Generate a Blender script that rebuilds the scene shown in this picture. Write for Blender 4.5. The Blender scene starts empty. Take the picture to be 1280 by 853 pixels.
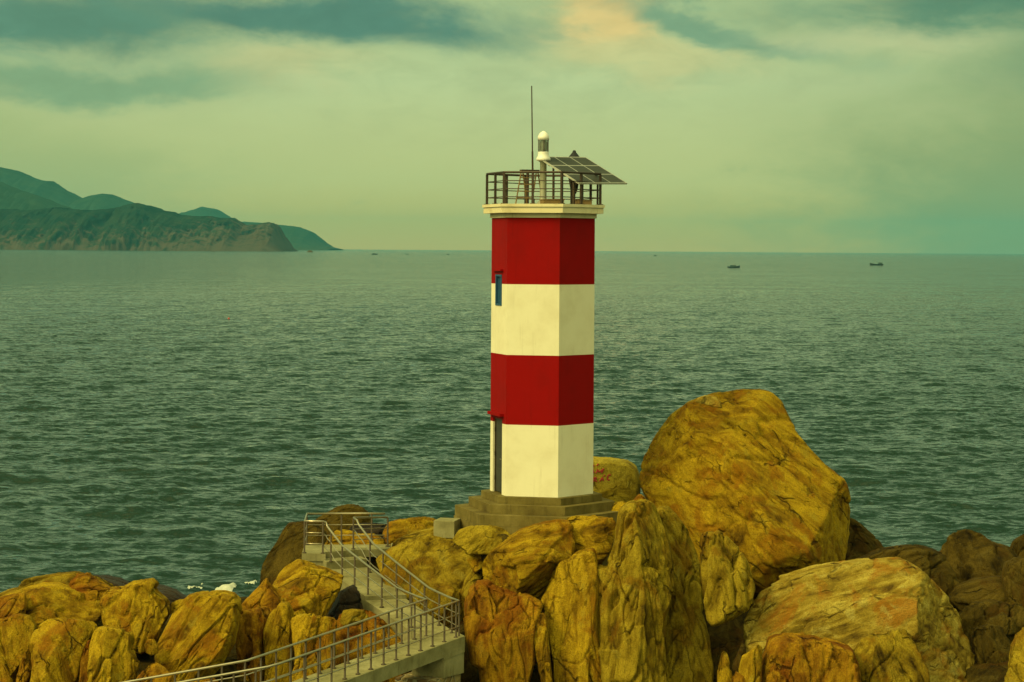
import bpy, bmesh, math, random
import numpy as np
from mathutils import Vector, Matrix
from mathutils.bvhtree import BVHTree

random.seed(7)
SC = bpy.context.scene
COL = SC.collection
PI = math.pi
F = 2795.0            # focal length of the lens in photo pixels (1280 wide)
CX, CY = 640.0, 312.2 # eye level point in the photo
ROLL = 0.0068
CAMZ = 13.0

def P(px, py, Y):
    """world point on the sight line through a photo pixel, at distance Y"""
    dx, dy = px - CX, py - CY
    c, s = math.cos(ROLL), math.sin(ROLL)
    x = dx * c + dy * s
    y = -dx * s + dy * c
    return Vector((x * Y / F, Y, CAMZ - y * Y / F))

# ---------------------------------------------------------------- camera
cam = bpy.data.cameras.new('camera')
cam.sensor_width = 36.0
cam.lens = F / 1280 * 36
cam.shift_y = (CY - 426.5) / 1280
cam.clip_start = 0.5
cam.clip_end = 80000
camo = bpy.data.objects.new('camera', cam)
COL.objects.link(camo)
camo.matrix_world = Matrix.Translation((0, 0, CAMZ)) @ Matrix.Rotation(math.radians(90), 4, 'X') @ Matrix.Rotation(ROLL, 4, 'Z')
SC.camera = camo

# ---------------------------------------------------------------- colour
SC.view_settings.view_transform = 'Standard'
SC.view_settings.look = 'None'
SC.view_settings.gamma = 1
SC.view_settings.use_curve_mapping = False
EXPO = 0.68
SC.view_settings.exposure = EXPO
SC.cycles.use_denoising = True
SC.cycles.max_bounces = 6
SC.cycles.diffuse_bounces = 1
SC.cycles.volume_bounces = 0
SC.cycles.sample_clamp_indirect = 4.0

# ---------------------------------------------------------------- helpers
def tag(o, label=None, cat=None, group=None, kind=None):
    if label: o['label'] = label
    if cat: o['category'] = cat
    if group: o['group'] = group
    if kind: o['kind'] = kind
    return o

def empty(name, loc=(0, 0, 0), rz=0):
    o = bpy.data.objects.new(name, None)
    o.empty_display_size = 0.3
    COL.objects.link(o)
    o.location = loc
    o.rotation_euler = (0, 0, rz)
    return o

def link(name, me, mat=None, parent=None, loc=None):
    o = bpy.data.objects.new(name, me)
    COL.objects.link(o)
    if mat and not me.materials: me.materials.append(mat)
    if parent: o.parent = parent
    if loc is not None: o.location = loc
    return o

def bm_obj(name, bm, mat, parent=None, loc=None, smooth=False, bevel=0.0):
    if bevel > 0:
        bmesh.ops.bevel(bm, geom=[e for e in bm.edges if e.is_manifold and e.calc_face_angle(0) > 0.5], offset=bevel, segments=2, affect='EDGES', profile=0.5)
    bmesh.ops.recalc_face_normals(bm, faces=bm.faces[:])
    me = bpy.data.meshes.new(name)
    bm.to_mesh(me); bm.free()
    if smooth:
        me.shade_smooth()
    return link(name, me, mat, parent, loc)

def add_box(bm, c, size, rz=0, rot=None):
    r = bmesh.ops.create_cube(bm, size=1)
    M = Matrix.Translation(c) @ (rot if rot is not None else Matrix.Rotation(rz, 4, 'Z')) @ Matrix.Diagonal((*size, 1))
    bmesh.ops.transform(bm, matrix=M, verts=r['verts'])

def add_tube(bm, pts, r, n=8, cap=True):
    pts = [Vector(p) for p in pts]
    rings = []
    for i, p in enumerate(pts):
        if i == 0: d = pts[1] - p
        elif i == len(pts) - 1: d = p - pts[i - 1]
        else: d = (pts[i + 1] - p).normalized() + (p - pts[i - 1]).normalized()
        d.normalize()
        up = Vector((0, 0, 1)) if abs(d.z) < 0.9 else Vector((1, 0, 0))
        a = d.cross(up).normalized(); b = a.cross(d)
        rr = r[i] if isinstance(r, (list, tuple)) else r
        rings.append([bm.verts.new(p + (a * math.cos(t) + b * math.sin(t)) * rr) for t in [2 * PI * k / n for k in range(n)]])
    for A, B in zip(rings[:-1], rings[1:]):
        for k in range(n):
            bm.faces.new((A[k], A[(k + 1) % n], B[(k + 1) % n], B[k]))
    if cap:
        bm.faces.new(rings[0][::-1]); bm.faces.new(rings[-1])

def add_lathe(bm, prof, c=(0, 0, 0), n=24):
    c = Vector(c); rings = []
    for r, z in prof:
        rings.append([bm.verts.new(c + Vector((r * math.cos(2 * PI * k / n), r * math.sin(2 * PI * k / n), z))) for k in range(n)])
    for A, B in zip(rings[:-1], rings[1:]):
        for k in range(n):
            bm.faces.new((A[k], A[(k + 1) % n], B[(k + 1) % n], B[k]))
    bm.faces.new(rings[0][::-1]); bm.faces.new(rings[-1])

def add_prism(bm, poly, z0, z1):
    """poly: list of (x,y); z0,z1 numbers or per-vertex lists"""
    n = len(poly)
    za = z0 if isinstance(z0, (list, tuple)) else [z0] * n
    zb = z1 if isinstance(z1, (list, tuple)) else [z1] * n
    A = [bm.verts.new((p[0], p[1], z)) for p, z in zip(poly, za)]
    B = [bm.verts.new((p[0], p[1], z)) for p, z in zip(poly, zb)]
    for k in range(n):
        bm.faces.new((A[k], A[(k + 1) % n], B[(k + 1) % n], B[k]))
    bm.faces.new(A[::-1]); bm.faces.new(B)

# ---------------------------------------------------------------- materials
class NT:
    def __init__(self, name):
        self.m = bpy.data.materials.new(name)
        self.m.use_nodes = True
        self.t = self.m.node_tree
        self.t.nodes.clear()
        self.out = self.n('ShaderNodeOutputMaterial')
    def n(self, typ, **kw):
        nd = self.t.nodes.new(typ)
        for k, v in kw.items(): setattr(nd, k, v)
        return nd
    def l(self, a, b): self.t.links.new(a, b)
    def setin(self, sock, v):
        if hasattr(v, 'is_output') or hasattr(v, 'links') and not isinstance(v, (int, float, tuple)):
            self.l(v, sock)
        elif v is not None:
            if isinstance(v, tuple) and len(v) == 3 and sock.type == 'RGBA': v = (*v, 1)
            sock.default_value = v
    def noise(self, vec, scale, detail=5, rough=0.55, dist=0.0, dim='3D', w=None):
        nd = self.n('ShaderNodeTexNoise', noise_dimensions=dim)
        nd.inputs['Scale'].default_value = scale
        nd.inputs['Detail'].default_value = detail
        nd.inputs['Roughness'].default_value = rough
        nd.inputs['Distortion'].default_value = dist
        if vec is not None: self.l(vec, nd.inputs['Vector'])
        if w is not None: self.l(w, nd.inputs['W'])
        return nd.outputs['Fac']
    def math(self, op, a, b=0.0, c=0.0, clamp=False):
        nd = self.n('ShaderNodeMath', operation=op, use_clamp=clamp)
        self.setin(nd.inputs[0], a); self.setin(nd.inputs[1], b); self.setin(nd.inputs[2], c)
        return nd.outputs[0]
    def ramp(self, fac, stops, interp='LINEAR'):
        nd = self.n('ShaderNodeValToRGB')
        cr = nd.color_ramp; cr.interpolation = interp
        while len(cr.elements) < len(stops): cr.elements.new(0.5)
        for e, (p, c) in zip(cr.elements, stops):
            e.position = p
            e.color = (*c, 1) if isinstance(c, tuple) else (c, c, c, 1)
        self.l(fac, nd.inputs[0])
        return nd.outputs['Color']
    def smooth(self, v, a, b):
        nd = self.n('ShaderNodeMapRange', interpolation_type='SMOOTHSTEP')
        self.setin(nd.inputs[0], v)
        nd.inputs[1].default_value = a; nd.inputs[2].default_value = b
        nd.inputs[3].default_value = 0; nd.inputs[4].default_value = 1
        return nd.outputs[0]
    def mix(self, fac, a, b, mode='MIX'):
        nd = self.n('ShaderNodeMix', data_type='RGBA', blend_type=mode)
        self.setin(nd.inputs[0], fac); self.setin(nd.inputs[6], a); self.setin(nd.inputs[7], b)
        return nd.outputs[2]
    def mapping(self, vec, rot=(0, 0, 0), scale=(1, 1, 1), loc=(0, 0, 0)):
        nd = self.n('ShaderNodeMapping')
        nd.inputs['Rotation'].default_value = rot; nd.inputs['Scale'].default_value = scale; nd.inputs['Location'].default_value = loc
        self.l(vec, nd.inputs['Vector'])
        return nd.outputs[0]
    def bump(self, h, strength, dist, normal=None):
        nd = self.n('ShaderNodeBump')
        nd.inputs['Strength'].default_value = strength; nd.inputs['Distance'].default_value = dist
        self.l(h, nd.inputs['Height'])
        if normal is not None: self.l(normal, nd.inputs['Normal'])
        return nd.outputs[0]
    def principled(self, col, rough=0.7, metal=0.0, normal=None, spec=None, **kw):
        nd = self.n('ShaderNodeBsdfPrincipled')
        self.setin(nd.inputs['Base Color'], col); self.setin(nd.inputs['Roughness'], rough)
        nd.inputs['Metallic'].default_value = metal
        if spec is not None: nd.inputs['Specular IOR Level'].default_value = spec
        for k, v in kw.items(): self.setin(nd.inputs[k.replace('_', ' ')], v)
        if normal is not None: self.l(normal, nd.inputs['Normal'])
        self.l(nd.outputs[0], self.out.inputs['Surface'])
        return nd

def simple_mat(name, col, rough=0.6, metal=0.0, var=0.25, scale=6.0):
    t = NT(name)
    tc = t.n('ShaderNodeTexCoord').outputs['Object']
    f = t.noise(tc, scale, 5)
    c = t.mix(f, tuple(x * (1 - var) for x in col), tuple(min(1, x * (1 + var)) for x in col))
    t.principled(c, rough, metal)
    return t.m

def paint_mat(name, col, dirt, amount=0.5):
    t = NT(name)
    tc = t.n('ShaderNodeTexCoord').outputs['Object']
    a = t.noise(tc, 1.3, 6, 0.6)
    streak = t.noise(t.mapping(tc, scale=(5, 5, 0.35)), 1.6, 5, 0.6)
    fine = t.noise(tc, 22, 4)
    c = t.mix(t.math('MULTIPLY', t.smooth(a, 0.42, 0.75), amount), col, dirt)
    c = t.mix(t.math('MULTIPLY', t.smooth(streak, 0.55, 0.8), amount * 0.9), c, tuple(x * 0.75 for x in dirt))
    c = t.mix(t.math('MULTIPLY', t.smooth(fine, 0.68, 0.74), amount * 0.7), c, tuple(x * 0.5 for x in dirt))
    nrm = t.bump(t.math('ADD', t.noise(tc, 3, 3), t.math('MULTIPLY', fine, 0.15)), 0.25, 0.03)
    t.principled(c, 0.62, 0, nrm, 0.08)
    return t.m

def concrete_mat(name, base, dark, light):
    t = NT(name)
    tc = t.n('ShaderNodeTexCoord').outputs['Object']
    a = t.noise(tc, 1.1, 8, 0.65)
    b = t.noise(tc, 9, 5, 0.6)
    s = t.noise(t.mapping(tc, scale=(3, 3, 0.5)), 2.2, 6, 0.65)
    c = t.ramp(a, [(0.3, dark), (0.5, base), (0.72, light)])
    c = t.mix(t.math('MULTIPLY', t.smooth(s, 0.5, 0.75), 0.55), c, tuple(x * 0.55 for x in dark))
    c = t.mix(t.math('MULTIPLY', t.smooth(b, 0.45, 0.7), 0.25), c, tuple(x * 0.7 for x in base))
    nrm = t.bump(t.math('ADD', b, a), 0.35, 0.03)
    t.principled(c, 0.85, 0, nrm, 0.12)
    return t.m

# palette of the rock: (dark stain, mid, light, patch, pale lichen)
PAL = {
    'ochre': ((0.0295, 0.0118, 0.0016), (0.2620, 0.1483, 0.0050), (0.4797, 0.3102, 0.0121), (0.2726, 0.0985, 0.0037), (0.3171, 0.2500, 0.0253)),
    'rust': ((0.0304, 0.0092, 0.0015), (0.2235, 0.0958, 0.0044), (0.4097, 0.2234, 0.0090), (0.2141, 0.0563, 0.0031), (0.2726, 0.1735, 0.0165)),
    'olive': ((0.0314, 0.0175, 0.0028), (0.2120, 0.1374, 0.0067), (0.3960, 0.2834, 0.0192), (0.2333, 0.1091, 0.0047), (0.2840, 0.2283, 0.0347)),
    'pale': ((0.0696, 0.0373, 0.0055), (0.3171, 0.2175, 0.0234), (0.5262, 0.4041, 0.0698), (0.3310, 0.1152, 0.0061), (0.4606, 0.3871, 0.0940)),
    'plain': ((0.2057, 0.1320, 0.0178), (0.4575, 0.3311, 0.0298), (0.6039, 0.4574, 0.0490), (0.4326, 0.3003, 0.0248), (0.5674, 0.4489, 0.0680)),
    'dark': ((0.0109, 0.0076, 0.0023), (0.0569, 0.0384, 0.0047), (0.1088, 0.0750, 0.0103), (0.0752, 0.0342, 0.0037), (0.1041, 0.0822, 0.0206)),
    'wet': ((0.0064, 0.0040, 0.0016), (0.0220, 0.0130, 0.0040), (0.0418, 0.0242, 0.0066), (0.0300, 0.0140, 0.0030), (0.0330, 0.0242, 0.0088)),  # wet shore rock; also the painted shade in the gap under the ramp
}
_rm = {}
def rock_mat(pal, grain):
    key = (pal, round(grain))
    if key in _rm: return _rm[key]
    dk, md, lt, pt, li = PAL[pal]
    t = NT('rock_%s_%d' % (pal, round(grain) % 180))
    tc0 = t.n('ShaderNodeTexCoord').outputs['Object']
    rnd = t.n('ShaderNodeObjectInfo').outputs['Random']
    off = t.n('ShaderNodeVectorMath', operation='SCALE')
    off.inputs[0].default_value = (37.0, 61.0, 23.0); t.l(rnd, off.inputs['Scale'])
    add = t.n('ShaderNodeVectorMath', operation='ADD')
    t.l(tc0, add.inputs[0]); t.l(off.outputs[0], add.inputs[1])
    tc = add.outputs[0]
    rot = t.mapping(tc, rot=(0, math.radians(-grain), 0))
    g = t.mapping(rot, scale=(1.0, 1.0, 0.22))
    streak = t.noise(g, 2.6, 9, 0.62, 0.6)
    fine = t.noise(t.mapping(rot, scale=(1, 1, 0.14)), 13, 6, 0.65, 0.3)
    big = t.noise(tc, 0.8, 6, 0.6, 0.8)
    mid = t.noise(tc, 2.3, 8, 0.62, 0.5)
    grit = t.noise(tc, 28, 5, 0.7)
    chunk = t.n('ShaderNodeAttribute', attribute_name='chunk').outputs['Fac']
    f = t.math('ADD', t.math('MULTIPLY', streak, 0.7), t.math('ADD', t.math('MULTIPLY', mid, 0.3), t.math('MULTIPLY', t.math('SUBTRACT', chunk, 0.5), 0.16)))
    c = t.ramp(f, [(0.33, dk), (0.44, md), (0.56, lt), (0.68, tuple(min(1, x * 1.25) for x in lt))])
    c = t.mix(t.math('MULTIPLY', t.smooth(big, 0.51, 0.64), 0.7), c, pt)
    c = t.mix(t.math('MULTIPLY', t.smooth(mid, 0.56, 0.70), 0.6), c, li)
    c = t.mix(t.math('MULTIPLY', t.smooth(fine, 0.56, 0.74), 0.5), c, dk)
    c = t.mix(t.math('MULTIPLY', t.smooth(grit, 0.42, 0.68), 0.6), c, tuple(x * 0.45 for x in md))
    sp = t.noise(tc, 55, 2, 0.5)
    c = t.mix(t.math('MULTIPLY', t.smooth(sp, 0.68, 0.76), 0.5), c, tuple(min(0.7, x * 1.5) for x in li))
    dn = t.n('ShaderNodeTexNoise'); dn.inputs['Scale'].default_value = 1.6; dn.inputs['Detail'].default_value = 7
    t.l(rot, dn.inputs['Vector'])
    dv = t.n('ShaderNodeVectorMath', operation='MULTIPLY_ADD'); t.l(dn.outputs['Color'], dv.inputs[0]); dv.inputs[1].default_value = (0.55, 0.55, 0.55); t.l(rot, dv.inputs[2])
    def cracks(scale, zs, wdt, lo, hi, nz):
        vo = t.n('ShaderNodeTexVoronoi', feature='DISTANCE_TO_EDGE'); vo.inputs['Scale'].default_value = scale
        t.l(t.mapping(dv.outputs[0], scale=(1, 1, zs)), vo.inputs['Vector'])
        line = t.math('SUBTRACT', 1.0, t.smooth(vo.outputs['Distance'], 0.0, wdt))
        return t.math('MULTIPLY', line, t.smooth(nz, lo, hi))
    ck = t.math('MAXIMUM', cracks(0.9, 0.35, 0.024, 0.49, 0.62, t.noise(tc, 1.1, 3)), t.math('MULTIPLY', cracks(3.4, 0.22, 0.055, 0.51, 0.65, t.noise(tc, 1.7, 3)), 0.55))
    c = t.mix(t.math('MULTIPLY', ck, 0.7), c, tuple(x * 0.35 for x in dk))
    h = t.math('ADD', t.math('MULTIPLY', fine, 0.45), t.math('ADD', t.math('MULTIPLY', streak, 0.5), t.math('MULTIPLY', grit, 0.7)))
    h = t.math('SUBTRACT', h, t.math('MULTIPLY', ck, 0.9))
    nrm = t.bump(h, 1.0, 0.10)
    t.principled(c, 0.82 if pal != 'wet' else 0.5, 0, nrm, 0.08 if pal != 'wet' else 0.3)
    _rm[key] = t.m
    return t.m

M_white = paint_mat('white_paint', (0.79, 0.75, 0.54), (0.60, 0.54, 0.34), 0.42)
M_red = paint_mat('red_paint', (0.26, 0.0015, 0.001), (0.19, 0.003, 0.002), 0.5)
M_conc = concrete_mat('concrete', (0.25, 0.23, 0.105), (0.14, 0.125, 0.05), (0.36, 0.335, 0.175))
M_step = concrete_mat('old_concrete', (0.15, 0.118, 0.030), (0.085, 0.063, 0.016), (0.23, 0.185, 0.058))
M_slab = paint_mat('cream_paint', (0.74, 0.66, 0.40), (0.42, 0.34, 0.15), 0.6)
M_rail = simple_mat('dark_railing_paint', (0.055, 0.035, 0.02), 0.5, 0.3)
M_hand = simple_mat('bare_steel', (0.50, 0.43, 0.28), 0.30, 0.85, 0.2)
M_post = simple_mat('weathered_steel', (0.055, 0.038, 0.014), 0.55, 0.2)
M_door = simple_mat('door_metal', (0.045, 0.045, 0.032), 0.5, 0.2)
M_blue = simple_mat('blue_paint', (0.012, 0.075, 0.16), 0.5)
M_dark = simple_mat('dark_cloth', (0.012, 0.016, 0.018), 0.85)
M_wood = simple_mat('old_wood', (0.20, 0.13, 0.05), 0.8)
M_pillar = simple_mat('grey_pipe', (0.26, 0.27, 0.19), 0.55)
M_lamp = simple_mat('lamp_white', (0.82, 0.80, 0.70), 0.4, 0, 0.05)
M_frame = simple_mat('aluminium', (0.60, 0.58, 0.48), 0.4, 0.6)
M_letter = simple_mat('red_letter_paint', (0.42, 0.035, 0.02), 0.7)
t = NT('solar_cell')
tc = t.n('ShaderNodeTexCoord').outputs['Object']
br = t.n('ShaderNodeTexBrick'); br.offset = 0
br.inputs['Scale'].default_value = 1; br.inputs['Mortar Size'].default_value = 0.006; br.inputs['Brick Width'].default_value = 0.105; br.inputs['Row Height'].default_value = 0.105
br.inputs['Color1'].default_value = (0.030, 0.032, 0.022, 1); br.inputs['Color2'].default_value = (0.040, 0.041, 0.028, 1); br.inputs['Mortar'].default_value = (0.09, 0.10, 0.08, 1)
t.l(tc, br.inputs['Vector'])
t.principled(br.outputs['Color'], 0.5, 0, None, 0.25)
M_cell = t.m
t = NT('lantern_glass')
t.principled((0.75, 0.85, 0.75), 0.05, 0, None, Transmission_Weight=0.9, IOR=1.45)
M_glass = t.m
t = NT('masonry')
tc = t.n('ShaderNodeTexCoord').outputs['Object']
vo = t.n('ShaderNodeTexVoronoi', feature='DISTANCE_TO_EDGE'); vo.inputs['Scale'].default_value = 3.2
t.l(t.mapping(tc, scale=(1, 1, 1.5)), vo.inputs['Vector'])
vc = t.n('ShaderNodeTexVoronoi'); vc.inputs['Scale'].default_value = 3.2
t.l(t.mapping(tc, scale=(1, 1, 1.5)), vc.inputs['Vector'])
sep = t.n('ShaderNodeSeparateColor'); t.l(vc.outputs['Color'], sep.inputs[0])
stone = t.ramp(sep.outputs[0], [(0.0, (0.16, 0.10, 0.03)), (0.5, (0.28, 0.20, 0.06)), (1.0, (0.36, 0.28, 0.10))])
stone = t.mix(t.math('MULTIPLY', t.noise(tc, 12, 6), 0.5), stone, (0.12, 0.08, 0.03))
cc = t.mix(t.smooth(vo.outputs['Distance'], 0.03, 0.08), (0.30, 0.27, 0.14), stone)
t.principled(cc, 0.9, 0, t.bump(t.smooth(vo.outputs['Distance'], 0.0, 0.15), 0.6, 0.06))
M_mason = t.m

# ---------------------------------------------------------------- numpy noise
def _hash(ix, iy, iz, seed):
    h = (ix.astype(np.int64) * 374761393 + iy.astype(np.int64) * 668265263 + iz.astype(np.int64) * 2147483647 + seed * 1274126177) & 0xFFFFFFFF
    h = ((h ^ (h >> 13)) * 1274126177) & 0xFFFFFFFF
    h = ((h ^ (h >> 16)) * 2246822519) & 0xFFFFFFFF
    h = h ^ (h >> 15)
    return (h & 0xFFFFFF).astype(np.float32) / 16777215.0

def vnoise(p, seed=0):
    i = np.floor(p).astype(np.int64); f = (p - i).astype(np.float32)
    u = f * f * f * (f * (f * 6 - 15) + 10)
    r = np.zeros(len(p), np.float32)
    for a in (0, 1):
        wx = u[:, 0] if a else 1 - u[:, 0]
        for b in (0, 1):
            wy = u[:, 1] if b else 1 - u[:, 1]
            for c in (0, 1):
                wz = u[:, 2] if c else 1 - u[:, 2]
                r += wx * wy * wz * _hash(i[:, 0] + a, i[:, 1] + b, i[:, 2] + c, seed)
    return r * 2 - 1

def fbm(p, oct=4, seed=0, gain=0.5, ridged=False):
    s = np.zeros(len(p), np.float32); a = 1.0; q = p.copy(); tot = 0
    for k in range(oct):
        n = vnoise(q, seed + k * 17)
        if ridged: n = 1 - 2 * np.abs(n)
        s += a * n; tot += a; a *= gain; q = q * 2.03 + 11.7
    return s / tot

def worley(p, seed=0):
    i = np.floor(p).astype(np.int64)
    N = len(p)
    F1 = np.full(N, 9.0, np.float32); F2 = np.full(N, 9.0, np.float32)
    rid = np.zeros(N, np.float32); rel = np.zeros((N, 3), np.float32)
    for a in (-1, 0, 1):
        for b in (-1, 0, 1):
            for c in (-1, 0, 1):
                x, y, z = i[:, 0] + a, i[:, 1] + b, i[:, 2] + c
                fx = x + _hash(x, y, z, seed); fy = y + _hash(x, y, z, seed + 5); fz = z + _hash(x, y, z, seed + 9)
                dx = (p[:, 0] - fx).astype(np.float32); dy = (p[:, 1] - fy).astype(np.float32); dz = (p[:, 2] - fz).astype(np.float32)
                d = np.sqrt(dx * dx + dy * dy + dz * dz)
                m = d < F1
                F2 = np.where(m, F1, np.minimum(F2, d))
                F1 = np.where(m, d, F1)
                r = _hash(x, y, z, seed + 21)
                rid = np.where(m, r, rid)
                rel[m] = np.stack([dx, dy, dz], 1)[m]
    return F1, F2, rid, rel

_ico = {}
def ico(level):
    if level not in _ico:
        bm = bmesh.new()
        bmesh.ops.create_icosphere(bm, subdivisions=level, radius=1)
        bm.verts.ensure_lookup_table()
        v = np.array([x.co[:] for x in bm.verts], np.float32)
        f = np.array([[x.index for x in fc.verts] for fc in bm.faces], np.int32)
        bm.free()
        _ico[level] = (v, f)
    return _ico[level]

def normals(v, f):
    a, b, c = v[f[:, 0]], v[f[:, 1]], v[f[:, 2]]
    n = np.cross(b - a, c - a)
    out = np.zeros_like(v)
    for k in range(3):
        for ax in range(3):
            out[:, ax] += np.bincount(f[:, k], weights=n[:, ax], minlength=len(v))
    return out / (np.linalg.norm(out, axis=1, keepdims=True) + 1e-9)

def np_mesh(name, v, f, smooth=True, attrs=None):
    me = bpy.data.meshes.new(name)
    k = f.shape[1]
    me.vertices.add(len(v)); me.loops.add(f.size); me.polygons.add(len(f))
    me.vertices.foreach_set('co', v.astype(np.float32).ravel())
    me.loops.foreach_set('vertex_index', f.astype(np.int32).ravel())
    me.polygons.foreach_set('loop_start', (np.arange(len(f)) * k).astype(np.int32))
    me.polygons.foreach_set('loop_total', np.full(len(f), k, np.int32))
    me.update(calc_edges=True)
    if smooth: me.polygons.foreach_set('use_smooth', np.ones(len(f), bool))
    for n, a in (attrs or {}).items():
        at = me.attributes.new(n, 'FLOAT', 'POINT')
        at.data.foreach_set('value', a.astype(np.float32))
    me.validate()
    return me

def radial(poly, c, n=720):
    th = np.linspace(-PI, PI, n, endpoint=False)
    dx, dz = np.cos(th), np.sin(th)
    r = np.zeros(n)
    m = len(poly)
    for k in range(m):
        ax, az = poly[k][0] - c[0], poly[k][1] - c[1]
        bx, bz = poly[(k + 1) % m][0] - c[0], poly[(k + 1) % m][1] - c[1]
        ex, ez = bx - ax, bz - az
        den = dx * ez - dz * ex
        den = np.where(np.abs(den) < 1e-9, 1e-9, den)
        tt = (ax * ez - az * ex) / den
        s = (ax * dz - az * dx) / den
        ok = (tt > 0) & (s >= -1e-6) & (s <= 1 + 1e-6)
        r = np.where(ok, np.maximum(r, tt), r)
    r = np.where(r <= 0, r[r > 0].min(), r)
    for _ in range(6):
        r = 0.25 * np.roll(r, 1) + 0.5 * r + 0.25 * np.roll(r, -1)
    return th, r

ROCKS = {}
ROCK_N = [0]
def rock(label, px, Y, T=None, pal='ochre', grain=10, lev=None, box=2.5, lean=0.22, cut=13, chunk=0.9, groove=0.42, cell=0.8, planes=(), name='boulder', cat='boulder', group=None, center=None, seed=None, stretch=0.30):
    """a boulder: closed outline at distance Y, real thickness T each way, broken into chunks along its grain"""
    ROCK_N[0] += 1
    seed = ROCK_N[0] * 31 if seed is None else seed
    rs = np.random.RandomState(seed)
    a = np.array(px, float)
    if center is None:
        x0, y0 = a[:, 0], a[:, 1]; x1, y1 = np.roll(x0, -1), np.roll(y0, -1)
        cr = x0 * y1 - x1 * y0; A = cr.sum() / 2
        center = (((x0 + x1) * cr).sum() / (6 * A), ((y0 + y1) * cr).sum() / (6 * A))
    C = P(center[0], center[1], Y)
    pts = []
    for x, y in px:
        q = P(x, y, Y); pts.append((q.x - C.x, q.z - C.z))
    W = max(p[0] for p in pts) - min(p[0] for p in pts); H = max(p[1] for p in pts) - min(p[1] for p in pts)
    if T is None: T = 0.46 * min(W, H)
    if lev is None: lev = 7 if max(W, H) > 3.6 else (6 if max(W, H) > 1.0 else 5)
    th, r = radial(pts, (0, 0))
    d, f = ico(lev)
    s = np.sqrt(d[:, 0] ** 2 + d[:, 2] ** 2)
    ang = np.arctan2(d[:, 2], d[:, 0])
    R = np.interp(ang, np.append(th, PI), np.append(r, r[0]))
    # let the outline relax toward the middle of the face so creases do not run to one point
    k = (s ** box + np.abs(d[:, 1]) ** box) ** (1 / box)
    rho = R * s / k
    v = np.zeros_like(d)
    v[:, 0] = rho * np.cos(ang); v[:, 2] = rho * np.sin(ang)
    v[:, 1] = T * d[:, 1] / k
    size = (W * H) ** 0.5
    edge = np.clip(1 - (s / k) ** 4, 0, 1)
    # flat fracture faces
    pl = [(Vector(n).normalized(), o) for n, o in planes]
    for _ in range(cut):
        n = Vector((rs.uniform(-0.75, 0.75), -rs.uniform(0.55, 1.1) * (1 if rs.rand() < 0.75 else -1), rs.uniform(-0.22, 1.0) * min(1.0, 0.9 * W / H))).normalized()
        pl.append((n, rs.uniform(0.68, 0.93)))
    for n, o in pl:
        nn = np.array(n, np.float32)
        dd = v @ nn
        off = dd.max() * o
        ex = np.maximum(0, dd - off)
        v -= nn[None] * (ex * 0.985)[:, None]
    v[:, 1] += lean * v[:, 2] * np.minimum(1, 1.0)
    # displacement along the grain
    g = math.radians(grain)
    cg, sg = math.cos(g), math.sin(g)
    def gco(p):
        q = np.empty_like(p)
        q[:, 0] = p[:, 0] * cg - p[:, 2] * sg
        q[:, 2] = p[:, 0] * sg + p[:, 2] * cg
        q[:, 1] = p[:, 1]
        return q
    so = rs.uniform(-50, 50, 3).astype(np.float32)
    nrm = normals(v, f)
    q = gco(v) + so
    warp = np.stack([fbm(q * 0.9, 3, seed + 1), fbm(q * 0.9 + 7, 3, seed + 2), fbm(q * 0.9 + 19, 3, seed + 3)], 1)
    low = fbm(v * (1.4 / size) + so, 3, seed + 4)
    disp = low * 0.045 * size * (0.35 + 0.65 * edge)
    q2 = (q + warp * 0.16) * np.array([1, 1, stretch], np.float32)
    cl = cell * 1.25
    F1, F2, rid, rel = worley(q2 / cl, seed + 6)
    gate = np.clip((fbm(q * 0.55 + 31, 2, seed + 7) + 0.22) * 3.5, 0, 1)
    pl2 = (rid - 0.5) * 0.20 + rel[:, 0] * 0.26 * np.sin(rid * 40) + rel[:, 2] * 0.22 * np.cos(rid * 57) + rel[:, 1] * 0.12
    e12 = F2 - F1
    wob = 0.014 + 0.03 * np.abs(fbm(q * 2.2 + 5, 2, seed + 14))
    crack = np.exp(-(e12 / wob) ** 2) * gate
    disp += chunk * cl * (pl2 * 0.62 - crack * 0.20) * (0.5 + 0.5 * edge)
    F1b, F2b, ridb, relb = worley((q + warp * 0.10) * np.array([1, 1, 0.26], np.float32) / (cell * 0.42), seed + 13)
    gb = np.clip(fbm(q * 0.9 + 9, 2, seed + 9) * 4.0, 0, 1)
    disp += gb * chunk * cell * 0.42 * ((ridb - 0.5) * 0.20 + relb[:, 0] * 0.16 * np.sin(ridb * 31) - 0.13 * np.exp(-((F2b - F1b) / 0.05) ** 2))
    qs = (q + warp * 0.12) * np.array([1, 1, 0.14], np.float32)
    rg = fbm(qs * 3.4, 4, seed + 10, 0.55, True)
    disp += groove * 0.050 * min(1.0, size) * rg
    gro = fbm(qs * 1.25 + 40, 2, seed + 11)
    disp -= groove * 0.17 * min(1.0, size * 0.6) * np.exp(-(gro / 0.030) ** 2)
    gr2 = fbm(qs * 2.6 + 71, 2, seed + 15)
    disp -= groove * 0.075 * min(1.0, size * 0.6) * np.exp(-(gr2 / 0.04) ** 2)
    disp += 0.014 * fbm(v * 7 + so, 4, seed + 12, 0.6)
    v = v + nrm * disp[:, None]
    base = v[:, 2].min()
    v[:, 2] -= base
    ch = 0.6 * rid + 0.4 * ridb
    me = np_mesh(name, v, f, True, {'chunk': ch})
    o = link(name, me, rock_mat(pal, grain), None, (C.x, C.y, C.z + base))
    tag(o, label, cat, group)
    return o

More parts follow.
